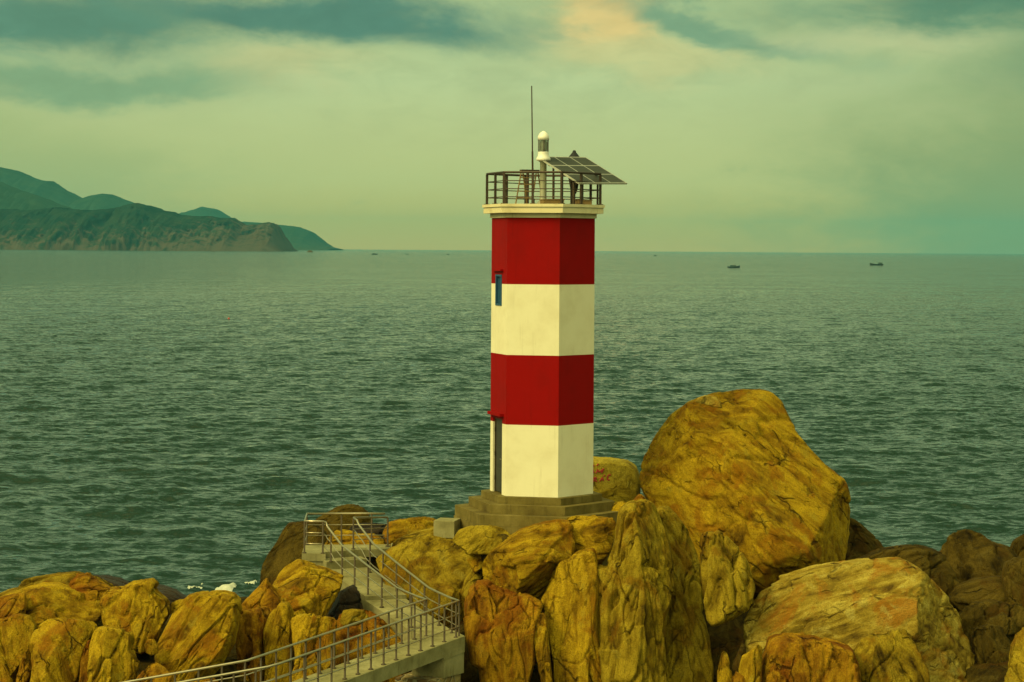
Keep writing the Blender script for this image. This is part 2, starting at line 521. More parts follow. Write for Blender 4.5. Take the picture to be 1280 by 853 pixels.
# ================================================================ SKY
W = bpy.data.worlds.new('World'); SC.world = W
W.use_nodes = True
wt = W.node_tree; wt.nodes.clear()
class WT(NT):
    def __init__(self):
        self.t = wt
w = WT()
SUN_EL, SUN_AZ = math.radians(39), math.radians(58)   # azimuth: from straight behind the camera round to the left
sun_from = Vector((-math.sin(SUN_AZ) * math.cos(SUN_EL), -math.cos(SUN_AZ) * math.cos(SUN_EL), math.sin(SUN_EL)))
sky = w.n('ShaderNodeTexSky', sky_type='NISHITA')
sky.sun_disc = False
sky.sun_elevation = SUN_EL
sky.sun_rotation = math.atan2(sun_from.x, sun_from.y)
sky.air_density = 1.5; sky.dust_density = 4
wtc = w.n('ShaderNodeTexCoord').outputs['Generated']
sx = w.n('ShaderNodeSeparateXYZ'); w.l(wtc, sx.inputs[0])
az = w.math('ARCTAN2', sx.outputs[0], sx.outputs[1])
el = w.math('ARCSINE', sx.outputs[2])
cmb = w.n('ShaderNodeCombineXYZ')
w.l(w.math('MULTIPLY', az, 9.0), cmb.inputs[0]); w.l(w.math('MULTIPLY', el, 20.0), cmb.inputs[1])
cv = cmb.outputs[0]
n1 = w.noise(cv, 1.6, 8, 0.58, 0.4)
n2 = w.noise(w.mapping(cv, loc=(13, 5, 2)), 1.9, 8, 0.6, 0.3)
n3 = w.noise(w.mapping(cv, loc=(3, 15, 7)), 4.5, 9, 0.62, 0.5)
az_ = w.math('ADD', az, w.math('MULTIPLY', w.math('SUBTRACT', n1, 0.5), 0.10))
el_ = w.math('ADD', el, w.math('MULTIPLY', w.math('SUBTRACT', n2, 0.5), 0.034))
K = 10.0 / (2 ** EXPO)     # background strength is 0.1; colours below are as seen through the exposure
def kc(c): return tuple(x * K for x in c)
def s2l(r, g, b):
    f = lambda x: (x / 255 / 12.92) if x / 255 <= 0.04045 else ((x / 255 + 0.055) / 1.055) ** 2.4
    return (f(r), f(g), f(b))
col = w.ramp(w.math('MULTIPLY', el, 1.0, 0, True), [(0.0, kc((0.84, 0.57, 0.115))), (0.012, kc((0.76, 0.60, 0.13))), (0.03, kc((0.63, 0.65, 0.235))), (0.075, kc(s2l(190, 207, 148))), (0.14, kc(s2l(172, 194, 138))), (0.35, kc(s2l(142, 170, 124))), (0.75, kc(s2l(124, 150, 108)))])
# the overcast is bright overhead and behind the camera, where the sun stands behind it
bd = w.n('ShaderNodeVectorMath', operation='DOT_PRODUCT'); w.l(wtc, bd.inputs[0]); bd.inputs[1].default_value = (-0.16, -0.46, 0.87)
col = w.mix(w.smooth(bd.outputs['Value'], 0.30, 0.95), col, kc((1.76, 1.64, 0.72)))
def blob(ca, ce, sa, se, tilt=0.0):
    x = w.math('SUBTRACT', az_, ca)
    y = w.math('SUBTRACT', w.math('SUBTRACT', el_, ce), w.math('MULTIPLY', x, tilt))
    x = w.math('DIVIDE', x, sa); y = w.math('DIVIDE', y, se)
    r = w.math('ADD', w.math('MULTIPLY', x, x), w.math('MULTIPLY', y, y))
    return w.math('EXPONENT', w.math('MULTIPLY', r, -1.0))
def cloud(c, amt, *b):
    global col
    bb = w.math('ADD', blob(*b), w.math('MULTIPLY', w.math('SUBTRACT', n3, 0.5), 0.55))
    fac = w.math('MULTIPLY', w.smooth(bb, 0.06, 0.92), min(1.0, amt), 0, True)
    col = w.mix(fac, col, kc(s2l(*c)))
cloud((138, 160, 104), 0.9, 0.25, 0.02, 0.13, 0.07)        # olive right
cloud((164, 180, 116), 0.7, -0.26, 0.03, 0.14, 0.035)       # low left
cloud((206, 206, 144), 0.75, -0.105, 0.080, 0.045, 0.010)    # pale strip left
cloud((132, 166, 124), 0.95, -0.19, 0.071, 0.075, 0.010, 0.03)
cloud((82, 128, 112), 1.25, -0.09, 0.1035, 0.115, 0.0135, -0.06)  # dark bank top left
cloud((90, 134, 112), 1.0, -0.22, 0.098, 0.11, 0.017)
cloud((232, 206, 132), 1.1, 0.040, 0.108, 0.026, 0.020, -0.2)      # peach break
cloud((208, 205, 140), 0.75, 0.065, 0.086, 0.05, 0.010)
cloud((122, 160, 126), 0.95, 0.095, 0.099, 0.060, 0.0085, -0.26)   # teal streak right
cloud((198, 204, 148), 0.65, 0.17, 0.092, 0.05, 0.009, -0.05)
cloud((88, 132, 106), 1.2, 0.205, 0.111, 0.09, 0.016, 0.0)       # dark top right
cloud((118, 148, 108), 0.7, 0.25, 0.085, 0.05, 0.02)
# fine cloud texture everywhere
fl = w.math('MULTIPLY', w.smooth(el, 0.02, 0.09), w.math('MULTIPLY', w.math('SUBTRACT', n3, 0.5), 0.55))
col = w.mix(1.0, col, w.math('ADD', fl, 1.0), 'MULTIPLY')
nis = w.mix(1.0, sky.outputs[0], (0.9, 1.0, 0.5), 'MULTIPLY')
col = w.mix(0.05, col, nis)
bg = w.n('ShaderNodeBackground'); w.l(col, bg.inputs['Color']); bg.inputs['Strength'].default_value = 0.1
wo = w.n('ShaderNodeOutputWorld'); w.l(bg.outputs[0], wo.inputs['Surface'])

sl = bpy.data.lights.new('sun', 'SUN')
sl.energy = 1.65; sl.angle = math.radians(24); sl.color = (1.0, 0.82, 0.34)
so_ = bpy.data.objects.new('sun', sl); COL.objects.link(so_)
so_.location = (-40, 20, 60)
so_.rotation_euler = (-sun_from).to_track_quat('-Z', 'Y').to_euler()

# ================================================================ WATER
def axis(dense0, dense1, step, far, growth):
    a = list(np.arange(dense0, dense1 + 1e-6, step))
    s = step; x = a[-1]
    while x < far:
        s *= growth; x += s; a.append(x)
    return a
xp = axis(0, 50, 0.34, 12000, 1.018)
xs = np.array([-x for x in xp[:0:-1]] + xp)
yp = axis(52, 160, 0.30, 30000, 1.0045)
ys = np.array(list(-np.array(axis(-50, -49, 1, 2000, 1.5))[::-1]) + [51.0] + yp)
X, Yg = np.meshgrid(xs, ys)
dxs = np.gradient(xs); dys = np.gradient(ys)
DX, DY = np.meshgrid(dxs, dys)
Z = np.zeros_like(X)
rs = np.random.RandomState(3)
for i in range(46):
    L = 0.8 * (9.0 / 0.8) ** (i / 45.0)
    dirn = math.radians(-90 + rs.normal(12, 34))
    kx, ky = math.cos(dirn) * 2 * PI / L, math.sin(dirn) * 2 * PI / L
    amp = 0.0098 * L ** 0.60 * rs.uniform(0.6, 1.3)
    lim = np.maximum(DX * abs(kx), DY * abs(ky)) / (2 * PI)
    fade = np.clip(1.6 - 3.6 * lim, 0, 1)
    ph = X * kx + Yg * ky + rs.uniform(0, 6.28) + 0.9 * np.sin(X * 0.11 * rs.uniform(0.6, 1.5) + Yg * 0.05 + i)
    sn = np.sin(ph)
    Z += amp * fade * (1 - 2 * np.abs(np.sin(ph * 0.5)) ** 1.25) * 0.9 if i % 2 else amp * fade * sn
ny, nx = X.shape
idx = np.arange(nx * ny).reshape(ny, nx)
fq = np.stack([idx[:-1, :-1], idx[:-1, 1:], idx[1:, 1:], idx[1:, :-1]], -1).reshape(-1, 4)
wm = np_mesh('water', np.stack([X.ravel(), Yg.ravel(), Z.ravel()], 1), fq)
t = NT('sea_water')
pos = t.n('ShaderNodeNewGeometry').outputs['Position']
def slope(scale, detail, rough, aniso, rot, amt, loc):
    nd = t.n('ShaderNodeTexNoise')
    nd.inputs['Scale'].default_value = scale; nd.inputs['Detail'].default_value = detail; nd.inputs['Roughness'].default_value = rough; nd.inputs['Distortion'].default_value = 0.5
    t.l(t.mapping(pos, rot=(0, 0, rot), scale=(aniso, 1, 1), loc=loc), nd.inputs['Vector'])
    v1 = t.n('ShaderNodeVectorMath', operation='SUBTRACT'); t.l(nd.outputs['Color'], v1.inputs[0]); v1.inputs[1].default_value = (0.5, 0.528, 0.5)
    v2 = t.n('ShaderNodeVectorMath', operation='MULTIPLY'); t.l(v1.outputs[0], v2.inputs[0]); v2.inputs[1].default_value = (amt * 0.7, amt, 0)
    return v2.outputs[0]
def vadd(a, b):
    v = t.n('ShaderNodeVectorMath', operation='ADD'); t.l(a, v.inputs[0]); t.l(b, v.inputs[1]); return v.outputs[0]
gn = t.n('ShaderNodeNewGeometry').outputs['Normal']
vs = vadd(vadd(slope(2.6, 5, 0.66, 0.55, 0.15, 1.75, (0, 0, 0)), slope(0.6, 4, 0.6, 0.5, -0.2, 0.45, (7, 3, 1))), slope(0.05, 4, 0.6, 0.4, 0.1, 0.22, (17, 9, 4)))
vn = t.n('ShaderNodeVectorMath', operation='NORMALIZE'); t.l(vadd(gn, vs), vn.inputs[0])
nrm = vn.outputs[0]
t.principled((0.005, 0.022, 0.011), 0.07, 0, nrm, IOR=1.333)
water = link('water', wm, t.m)
tag(water, 'green choppy sea reaching from the rocks to the horizon', 'sea', kind='structure')

# ================================================================ HILLS
def hill(name, label, prof, Y, depth, base, mat, seed, rough=1.0):
    """a ridge of real depth: prof gives the skyline in pixels"""
    xs_ = np.linspace(prof[0][0], prof[-1][0], int((prof[-1][0] - prof[0][0]) * 1.2) + 2)
    hy = np.interp(xs_, [p[0] for p in prof], [p[1] for p in prof])
    nd = 60
    V = []
    tt = np.linspace(0, 1, nd)
    for j, u in enumerate(tt):
        yy = Y + depth * u
        for x, y in zip(xs_, hy):
            top = P(x, y, Y + depth * 0.55)
            hgt = max(0.0, top.z)
            # steep sea cliff, then a slope up to the ridge, then down behind
            if u < 0.12: s = 0.38 * (u / 0.12) ** 0.6
            elif u < 0.55: s = 0.38 + 0.62 * math.sin((u - 0.12) / 0.43 * PI / 2)
            else: s = math.cos((u - 0.55) / 0.45 * PI / 2)
            V.append((top.x, yy, hgt * s - 2.0))
    V = np.array(V, np.float32)
    p = V.copy() / 260.0
    rl = fbm(p * np.array([1.3, 0.3, 0.3], np.float32), 5, seed, 0.6, True)
    rl2 = fbm(p * 5 * np.array([1, 0.25, 0.3], np.float32), 4, seed + 3, 0.6)
    u = np.repeat(tt, len(xs_))
    env = np.clip(V[:, 2] / 40.0, 0, 1)
    V[:, 1] += (rl * 170 + rl2 * 80) * rough * env * np.clip(1.3 - 1.6 * np.abs(u - 0.3), 0, 1)
    V[:, 2] += rl2 * 7 * rough * env + rl * np.where(np.abs(u - 0.55) < 0.1, 1.0, 9.0) * rough * env
    nxx = len(xs_)
    ix = np.arange(nd * nxx).reshape(nd, nxx)
    ff = np.stack([ix[:-1, :-1], ix[:-1, 1:], ix[1:, 1:], ix[1:, :-1]], -1).reshape(-1, 4)
    o = link(name, np_mesh(name, V, ff), mat)
    tag(o, label, 'hill', kind='structure')
    return o

def hill_mat(name, veg, veg2, cliff, amt):
    t = NT(name)
    g = t.n('ShaderNodeNewGeometry')
    pos = g.outputs['Position']
    a = t.noise(t.mapping(pos, scale=(1, 1, 0.6)), 0.012, 8, 0.65, 0.5)
    b = t.noise(t.mapping(pos, scale=(1, 1, 0.35)), 0.03, 6, 0.65, 0.5)
    c = t.mix(t.smooth(a, 0.35, 0.65), veg, veg2)
    sp = t.n('ShaderNodeSeparateXYZ'); t.l(pos, sp.inputs[0])
    low = t.smooth(t.math('ADD', sp.outputs[2], t.math('MULTIPLY', t.math('SUBTRACT', b, 0.5), -320)), 130, 10)
    tipx = t.smooth(sp.outputs[0], -1350, -830)
    low = t.math('SUBTRACT', 1.0, t.smooth(t.math('ADD', t.math('SUBTRACT', sp.outputs[2], t.math('MULTIPLY', tipx, 75)), t.math('MULTIPLY', t.math('SUBTRACT', b, 0.5), -520)), -10, 85))
    c = t.mix(t.math('MULTIPLY', low, amt), c, t.mix(b, tuple(x * 0.6 for x in cliff), tuple(x * 1.3 for x in cliff)))
    t.principled(c, 0.95, 0, None, 0.0)
    return t.m
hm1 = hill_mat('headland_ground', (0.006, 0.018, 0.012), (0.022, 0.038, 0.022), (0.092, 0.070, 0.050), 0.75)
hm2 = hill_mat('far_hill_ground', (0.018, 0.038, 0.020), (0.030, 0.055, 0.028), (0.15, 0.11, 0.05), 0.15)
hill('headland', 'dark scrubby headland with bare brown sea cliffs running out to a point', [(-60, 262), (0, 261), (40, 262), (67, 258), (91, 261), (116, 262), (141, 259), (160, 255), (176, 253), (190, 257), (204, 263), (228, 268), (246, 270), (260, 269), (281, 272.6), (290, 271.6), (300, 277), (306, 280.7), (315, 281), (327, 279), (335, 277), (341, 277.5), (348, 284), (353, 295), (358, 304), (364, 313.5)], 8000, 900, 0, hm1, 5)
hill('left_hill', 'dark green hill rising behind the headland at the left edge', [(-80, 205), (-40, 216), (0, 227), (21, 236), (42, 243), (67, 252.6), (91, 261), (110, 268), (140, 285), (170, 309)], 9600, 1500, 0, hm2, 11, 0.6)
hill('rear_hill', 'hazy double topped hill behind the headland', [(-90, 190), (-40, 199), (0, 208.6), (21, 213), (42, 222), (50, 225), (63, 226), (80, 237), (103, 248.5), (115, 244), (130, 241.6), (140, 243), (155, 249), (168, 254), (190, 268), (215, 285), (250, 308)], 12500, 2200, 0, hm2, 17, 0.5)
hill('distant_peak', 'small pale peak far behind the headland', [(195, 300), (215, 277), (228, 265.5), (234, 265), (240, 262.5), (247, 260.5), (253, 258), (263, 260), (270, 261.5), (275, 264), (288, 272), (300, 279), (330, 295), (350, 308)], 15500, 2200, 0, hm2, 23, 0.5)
hill('distant_cape', 'pale low cape sloping into the sea beyond the headland tip', [(250, 305), (280, 280), (305, 277), (330, 279), (355, 281.5), (375, 283.5), (390, 290), (398, 297), (405, 303), (412, 308), (421, 310.5)], 13800, 1800, 0, hm2, 29, 0.5)

# ================================================================ HAZE
bm = bmesh.new()
add_box(bm, (0, 14250, 215), (24600, 33500, 445))
hz = bm_obj('haze', bm, None)
t = NT('haze_air')
pv = t.n('ShaderNodeVolumePrincipled')
pv.inputs['Color'].default_value = (0.12, 0.60, 0.80, 1)
pv.inputs['Density'].default_value = 3.0e-5
pv.inputs['Anisotropy'].default_value = 0.0
t.l(pv.outputs[0], t.out.inputs['Volume'])
hz.data.materials.append(t.m)
tag(hz, 'thin sea haze over the bay', 'haze', kind='stuff')

# ================================================================ GROUND under the rocks
ctl = [(-2.5, 63, 2.4), (-1, 62.4, 2.6), (0.3, 61.6, 1.6), (2.2, 61.6, 1.8), (-13, 60.3, 2.1), (-12, 62, 2.9), (-9.5, 62.3, 2.8), (-9.2, 60.8, 2.9), (-14.5, 62, 2.5), (-10.5, 60.5, 2.2), (-8.3, 60.5, 2.2), (3.6, 67.3, 4.2), (4.4, 64.5, 3.4), (13.3, 63, 2.6), (13.2, 61.8, 2.5), (14.6, 62.2, 2.5), (15.8, 62, 2.2), (0.8, 65, 4.9), (-1.5, 65, 4.6), (3, 65, 4.6), (0.8, 67, 4.7), (-3, 66, 3.5), (-5, 67, 2.8), (4.5, 66, 3.6), (8, 66, 2.2), (13, 64, 1.2), (-13, 58, 1.3), (0, 59.4, 0.3), (2, 59.6, 0.2), (3.8, 60.2, 0.6), (5, 58.8, 0.1), (0, 57, -0.4), (4, 57, -0.5), (-4, 57, 0.2), (-2, 58.5, 0.3), (10, 59, 0.6), (18, 61, 0.8),
       (0, 53, -0.6), (-12, 53, -0.8), (12, 53, -0.8), (22, 54, -1), (-22, 55, -0.8), (-20, 59, 0.6), (-14, 67, -1.8), (-8, 70, -1.2), (-3, 73, -0.5), (4, 74, -0.5), (12, 72, -0.8), (19, 71, -0.8), (-25, 66, -2), (25, 66, -0.5), (0, 85, -3), (-20, 80, -3), (20, 82, -3), (0, 46, -2.5), (-20, 46, -2.5), (20, 46, -2.5)]
gx = np.linspace(-28, 28, 225); gy = np.linspace(45, 86, 165)
GX, GY = np.meshgrid(gx, gy)
num = np.zeros_like(GX); den = np.zeros_like(GX)
for x, y, z in ctl:
    wgt = 1 / ((GX - x) ** 2 + (GY - y) ** 2 + 0.6) ** 1.6
    num += wgt * z; den += wgt
GZ = num / den
gp = np.stack([GX.ravel(), GY.ravel(), GZ.ravel()], 1).astype(np.float32)
GZ = GZ + 0.35 * fbm(gp * 0.7, 5, 77, 0.55, True).reshape(GX.shape) + 0.12 * fbm(gp * 3, 3, 78).reshape(GX.shape) - 0.15
ix = np.arange(GX.size).reshape(GX.shape)
fq = np.stack([ix[:-1, :-1], ix[:-1, 1:], ix[1:, 1:], ix[1:, :-1]], -1).reshape(-1, 4)
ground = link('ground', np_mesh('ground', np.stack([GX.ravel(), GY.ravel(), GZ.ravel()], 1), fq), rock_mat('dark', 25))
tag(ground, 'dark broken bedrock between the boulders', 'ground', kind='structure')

# ================================================================ LIGHTHOUSE
TX, TY = (676.5 - 640) * 65 / F + 0.05, 65.0
Z0 = 5.96
RH = 1.53
A0 = math.radians(-90 - 12.7)          # heading of the middle face's normal
def hexv(r, k):                         # corner k lies 30 degrees past face k's normal
    a = A0 + math.radians(60 * k + 30)
    return Vector((r * math.cos(a), r * math.sin(a), 0))
def hexpoly(r): return [(hexv(r, k).x, hexv(r, k).y) for k in range(6)]
LH = empty('lighthouse', (TX, TY, Z0))
tag(LH, 'red and white banded six sided lighthouse tower standing on the rocks', 'lighthouse')
# face -1 (left) carries door and window
FACE = 5
La, Lb = hexv(RH, (FACE - 1) % 6), hexv(RH, FACE)
Lu = (Lb - La).normalized(); Ln = Vector((Lu.y, -Lu.x, 0))
if Ln.dot((La + Lb) / 2) < 0: Ln = -Ln
SIDE = (Lb - La).length
def lp(u, z, d=0.0):                    # point on the left face: u along it, d outward
    q = La + Lu * u + Ln * d
    return Vector((q.x, q.y, z))
DOOR = (0.26, 1.16, 0.0, 2.16); WIN = (0.45, 1.05, 5.42, 6.32)
def band(name, z0, z1, mat, label=None):
    bm = bmesh.new()
    for k in range(6):
        a, b = hexv(RH, (k - 1) % 6), hexv(RH, k)
        def quad(p, q, r, s): bm.faces.new([bm.verts.new(x) for x in (p, q, r, s)])
        if k != FACE:
            quad(*(Vector((p.x, p.y, z)) for p, z in ((a, z0), (b, z0), (b, z1), (a, z1))))
            continue
        op = None
        for o in (DOOR, WIN):
            if o[2] < z1 - 1e-4 and o[3] > z0 + 1e-4: op = (o[0], o[1], max(o[2], z0), min(o[3], z1), o)
        if op is None:
            quad(lp(0, z0), lp(SIDE, z0), lp(SIDE, z1), lp(0, z1)); continue
        u0, u1, w0, w1, full = op
        D = -0.16
        quad(lp(0, z0), lp(u0, z0), lp(u0, z1), lp(0, z1))
        quad(lp(u1, z0), lp(SIDE, z0), lp(SIDE, z1), lp(u1, z1))
        if w0 > z0 + 1e-4: quad(lp(u0, z0), lp(u1, z0), lp(u1, w0), lp(u0, w0))
        if w1 < z1 - 1e-4: quad(lp(u0, w1), lp(u1, w1), lp(u1, z1), lp(u0, z1))
        quad(lp(u0, w0), lp(u0, w1), lp(u0, w1, D), lp(u0, w0, D))
        quad(lp(u1, w0), lp(u1, w1), lp(u1, w1, D), lp(u1, w0, D))
        if full[2] > z0 + 1e-4: quad(lp(u0, w0), lp(u1, w0), lp(u1, w0, D), lp(u0, w0, D))
        if full[3] < z1 - 1e-4: quad(lp(u0, w1), lp(u1, w1), lp(u1, w1, D), lp(u0, w1, D))
    me = bpy.data.meshes.new(name)
    bmesh.ops.remove_doubles(bm, verts=bm.verts[:], dist=1e-5)
    bm.to_mesh(me); bm.free()
    o = link(name, me, mat, LH)
    if label: o['label'] = label
    return o
band('white_band', 0.0, 2.04, M_white)
band('red_band', 2.04, 4.03, M_red)
band('white_band', 4.03, 6.05, M_white)
band('red_band', 6.05, 7.955, M_red)
# a dark core so that the openings are not see-through
bm = bmesh.new(); add_prism(bm, hexpoly(RH - 0.28), 0.02, 7.9)
bm_obj('inner_wall', bm, M_door, LH)
bm = bmesh.new(); add_prism(bm, hexpoly(RH * 1.035), 7.955, 8.09)
bm_obj('cornice', bm, M_slab, LH, bevel=0.012)
bm = bmesh.new(); add_prism(bm, hexpoly(RH * 1.165), 8.09, 8.26); add_prism(bm, hexpoly(RH * 1.19), 8.262, 8.345)
bm_obj('balcony_deck', bm, M_slab, LH, bevel=0.012)
DECK = 8.345
# door
def face_box(bm, u0, u1, z0, z1, d0, d1):
    A = [lp(u0, z0, d0), lp(u1, z0, d0), lp(u1, z1, d0), lp(u0, z1, d0)]
    B = [lp(u0, z0, d1), lp(u1, z0, d1), lp(u1, z1, d1), lp(u0, z1, d1)]
    va = [bm.verts.new(p) for p in A]; vb = [bm.verts.new(p) for p in B]
    bm.faces.new(va); bm.faces.new(vb[::-1])
    for k in range(4): bm.faces.new((va[k], va[(k + 1) % 4], vb[(k + 1) % 4], vb[k]))
u0, u1, z0, z1 = DOOR
bm = bmesh.new()
face_box(bm, u0 + 0.05, u1 - 0.05, z0 + 0.03, z1 - 0.05, -0.12, -0.08)
for k in range(3): face_box(bm, u0 + 0.14, u1 - 0.14, z0 + 0.18 + 0.64 * k, z0 + 0.70 + 0.64 * k, -0.08, -0.065)
door = bm_obj('door', bm, M_door, LH, bevel=0.004)
bm = bmesh.new()
face_box(bm, u0 + 0.002, u0 + 0.05, z0 + 0.004, z1 - 0.004, -0.14, -0.05); face_box(bm, u1 - 0.05, u1 - 0.002, z0 + 0.004, z1 - 0.004, -0.14, -0.05); face_box(bm, u0 + 0.052, u1 - 0.052, z1 - 0.05, z1 - 0.004, -0.14, -0.05)
bm_obj('frame', bm, M_post, door)
bm = bmesh.new()
add_tube(bm, [lp(u1 - 0.13, 1.0, -0.06), lp(u1 - 0.13, 1.0, -0.02), lp(u1 - 0.25, 1.0, -0.02)], 0.012)
bm_obj('handle', bm, M_hand, door)
for zz in (0.35, 1.05, 1.75):
    bm = bmesh.new(); add_tube(bm, [lp(u0 + 0.055, zz, -0.045), lp(u0 + 0.055, zz + 0.12, -0.045)], 0.014)
    bm_obj('hinge', bm, M_rail, door)
bm = bmesh.new(); face_box(bm, 0.10, 1.32, 2.25, 2.33, -0.02, 0.13)
bm_obj('door_canopy', bm, M_red, LH, bevel=0.01)
# window
u0, u1, z0, z1 = WIN
bm = bmesh.new()
for a, b, c, d in ((u0 + .003, u0 + 0.06, z0 + .003, z1 - .003), (u1 - 0.06, u1 - .003, z0 + .003, z1 - .003), (u0 + 0.062, u1 - 0.062, z0 + .003, z0 + 0.06), (u0 + 0.062, u1 - 0.062, z1 - 0.06, z1 - .003)):
    face_box(bm, a, b, c, d, -0.13, 0.02)
win = bm_obj('window', bm, M_blue, LH)
for k in range(2):
    bm = bmesh.new()
    uu = u0 + 0.066 + k * 0.236
    face_box(bm, uu, uu + 0.23, z0 + 0.066, z1 - 0.066, -0.08, -0.05)
    for j in range(9):
        face_box(bm, uu + 0.03, uu + 0.2, z0 + 0.10 + j * 0.078, z0 + 0.14 + j * 0.078, -0.05, -0.035)
    bm_obj('shutter', bm, M_blue, win)
bm = bmesh.new(); face_box(bm, u0 - 0.12, u1 + 0.12, z1 + 0.10, z1 + 0.15, -0.02, 0.09)
bm_obj('window_hood', bm, M_red, LH, bevel=0.008)
# steps
for i, (r, za, zb) in enumerate(((1.175, -0.195, 0.0), (1.42, -0.45, -0.20), (1.69, -0.76, -0.455))):
    bm = bmesh.new(); add_prism(bm, hexpoly(RH * r), za, zb)
    bm_obj('base_step', bm, M_step, LH, bevel=0.015)
bm = bmesh.new(); add_prism(bm, hexpoly(RH * 1.71), -3.4, -0.765)
bm_obj('foundation', bm, M_step, LH, bevel=0.02)
bm = bmesh.new()
c = P(559, 655, 64.6) - LH.location
add_box(bm, (c.x, c.y, c.z - 0.12), (0.62, 0.75, 0.5), math.radians(-12.7))
bm_obj('entry_step', bm, M_conc, LH, bevel=0.015)
# balcony railing
RR = RH * 1.10
bm = bmesh.new()
cs = [hexv(RR, k) for k in range(6)]
for k in range(6):
    a, b = cs[k], cs[(k + 1) % 6]
    add_tube(bm, [Vector((a.x, a.y, DECK + 0.90)), Vector((b.x, b.y, DECK + 0.90))], 0.033, 8)
br = bm_obj('balcony_railing', bm, M_rail, LH)
pm = None
for k in range(6):
    a, b = cs[k], cs[(k + 1) % 6]
    for q in (a, (a + b) / 2):
        if pm is None:
            bm = bmesh.new(); add_box(bm, (0, 0, 0.44), (0.062, 0.062, 0.88)); add_box(bm, (0, 0, 0.012), (0.14, 0.14, 0.02))
            o = bm_obj('post', bm, M_rail, br); pm = o.data
        else: o = link('post', pm, None, br)
        o.location = (q.x, q.y, DECK); o.rotation_euler = (0, 0, math.atan2((b - a).y, (b - a).x))
for hh in (0.20, 0.43, 0.66):
    bm = bmesh.new()
    for k in range(6):
        a, b = cs[k], cs[(k + 1) % 6]
        add_tube(bm, [Vector((a.x, a.y, DECK + hh)), Vector((b.x, b.y, DECK + hh))], 0.016, 6)
    bm_obj('rail', bm, M_rail, br)
# lantern
lx, ly = (676.3 - 676.5) / 43, 0.0
bm = bmesh.new()
add_lathe(bm, [(0.20, DECK), (0.20, DECK + 0.04), (0.10, DECK + 0.14), (0.095, DECK + 1.24), (0.15, DECK + 1.27)], (lx, ly, 0))
lan = bm_obj('lantern', bm, M_pillar, LH, smooth=True)
bm = bmesh.new()
add_lathe(bm, [(0.15, 9.620), (0.21, 9.640), (0.205, 9.700), (0.165, 9.760), (0.155, 9.860), (0.16, 9.885)], (lx, ly, 0))
bm_obj('lamp_base', bm, M_lamp, lan, smooth=True)
bm = bmesh.new(); add_lathe(bm, [(0.138, 9.885), (0.138, 10.225)], (lx, ly, 0)); bm_obj('lamp_glass', bm, M_glass, lan)
bm = bmesh.new(); add_lathe(bm, [(0.05, 9.885), (0.075, 9.950), (0.075, 10.150), (0.05, 10.220)], (lx, ly, 0), 12); bm_obj('lens', bm, M_pillar, lan)
bm = bmesh.new()
for k in range(7):
    aa = 2 * PI * k / 7 + 0.3
    add_tube(bm, [(lx + 0.146 * math.cos(aa), ly + 0.146 * math.sin(aa), 9.880), (lx + 0.146 * math.cos(aa), ly + 0.146 * math.sin(aa), 10.230)], 0.013, 6)
bm_obj('lamp_bars', bm, M_rail, lan)
bm = bmesh.new()
add_lathe(bm, [(0.165, 10.230), (0.168, 10.320), (0.145, 10.375), (0.11, 10.430), (0.065, 10.465), (0.03, 10.485), (0.005, 10.495)], (lx, ly, 0))
bm_obj('lamp_cap', bm, M_lamp, lan, smooth=True)

DZ = Z0 + DECK
# antenna
a0 = P(666.3, 250, 65.4); a0.z = DZ
tp = P(664.6, 107.6, 65.4)
an = empty('antenna', a0); tag(an, 'tall thin whip antenna beside the lantern on the lighthouse roof', 'antenna')
bm = bmesh.new(); d = tp - a0
add_tube(bm, [Vector((0, 0, 0)), d * 0.45, d * 0.455, d], [0.030, 0.028, 0.020, 0.016], 8); bm_obj('mast', bm, M_rail, an)
bm = bmesh.new(); add_lathe(bm, [(0.09, 0), (0.09, 0.03), (0.05, 0.04), (0.05, 0.16)], n=12); bm_obj('mast_foot', bm, M_rail, an)

# solar panel
pA, pB, pD = P(672.6, 196.9, 65.0), P(731.5, 197.6, 66.4), P(721.8, 229.6, 63.8)
sp_ = empty('solar_panel', ((pB.x + pD.x) / 2, (pB.y + pD.y) / 2, DZ))
tag(sp_, 'tilted solar panel array of nine dark modules on the lighthouse roof', 'solar panel')
U = pB - pA; V = pD - pA
V = V - U * (V.dot(U) / U.dot(U))
u_, v_ = U.normalized(), V.normalized(); n_ = u_.cross(v_)
if n_.z < 0: n_ = -n_
Rm = Matrix((u_, -v_, n_)).transposed().to_4x4()
ul, vl = U.length, (pD - pA).dot(v_)
cell_me = None
for i in range(3):
    for j in range(3):
        c = pA + u_ * (ul * (i + 0.5) / 3) + v_ * (vl * (j + 0.5) / 3) - sp_.location
        if cell_me is None:
            bm = bmesh.new(); add_box(bm, (0, 0, 0), (ul / 3 - 0.05, vl / 3 - 0.05, 0.02))
            o = bm_obj('solar_module', bm, M_cell, sp_); cell_me = o.data
        else: o = link('solar_module', cell_me, None, sp_)
        o.matrix_local = Matrix.Translation(c + n_ * 0.012) @ Rm
bm = bmesh.new()
for i in range(4):
    c = pA + u_ * (ul * i / 3) + v_ * (vl / 2) - sp_.location
    add_box(bm, c, (0.045, vl + 0.045, 0.04), rot=Rm)
for j in range(4):
    for i in range(3):
        c = pA + u_ * (ul * (i + 0.5) / 3) + v_ * (vl * j / 3) - sp_.location
        add_box(bm, c, (ul / 3 - 0.047, 0.045, 0.04), rot=Rm)
bm_obj('frame', bm, M_frame, sp_)
bm = bmesh.new()
for f_ in (0.25, 0.75):
    a = pA + v_ * (vl * f_) - n_ * 0.05 - sp_.location; b = a + u_ * ul
    add_tube(bm, [a + u_ * 0.05, b - u_ * 0.05], 0.025, 6)
bm_obj('purlin', bm, M_rail, sp_)
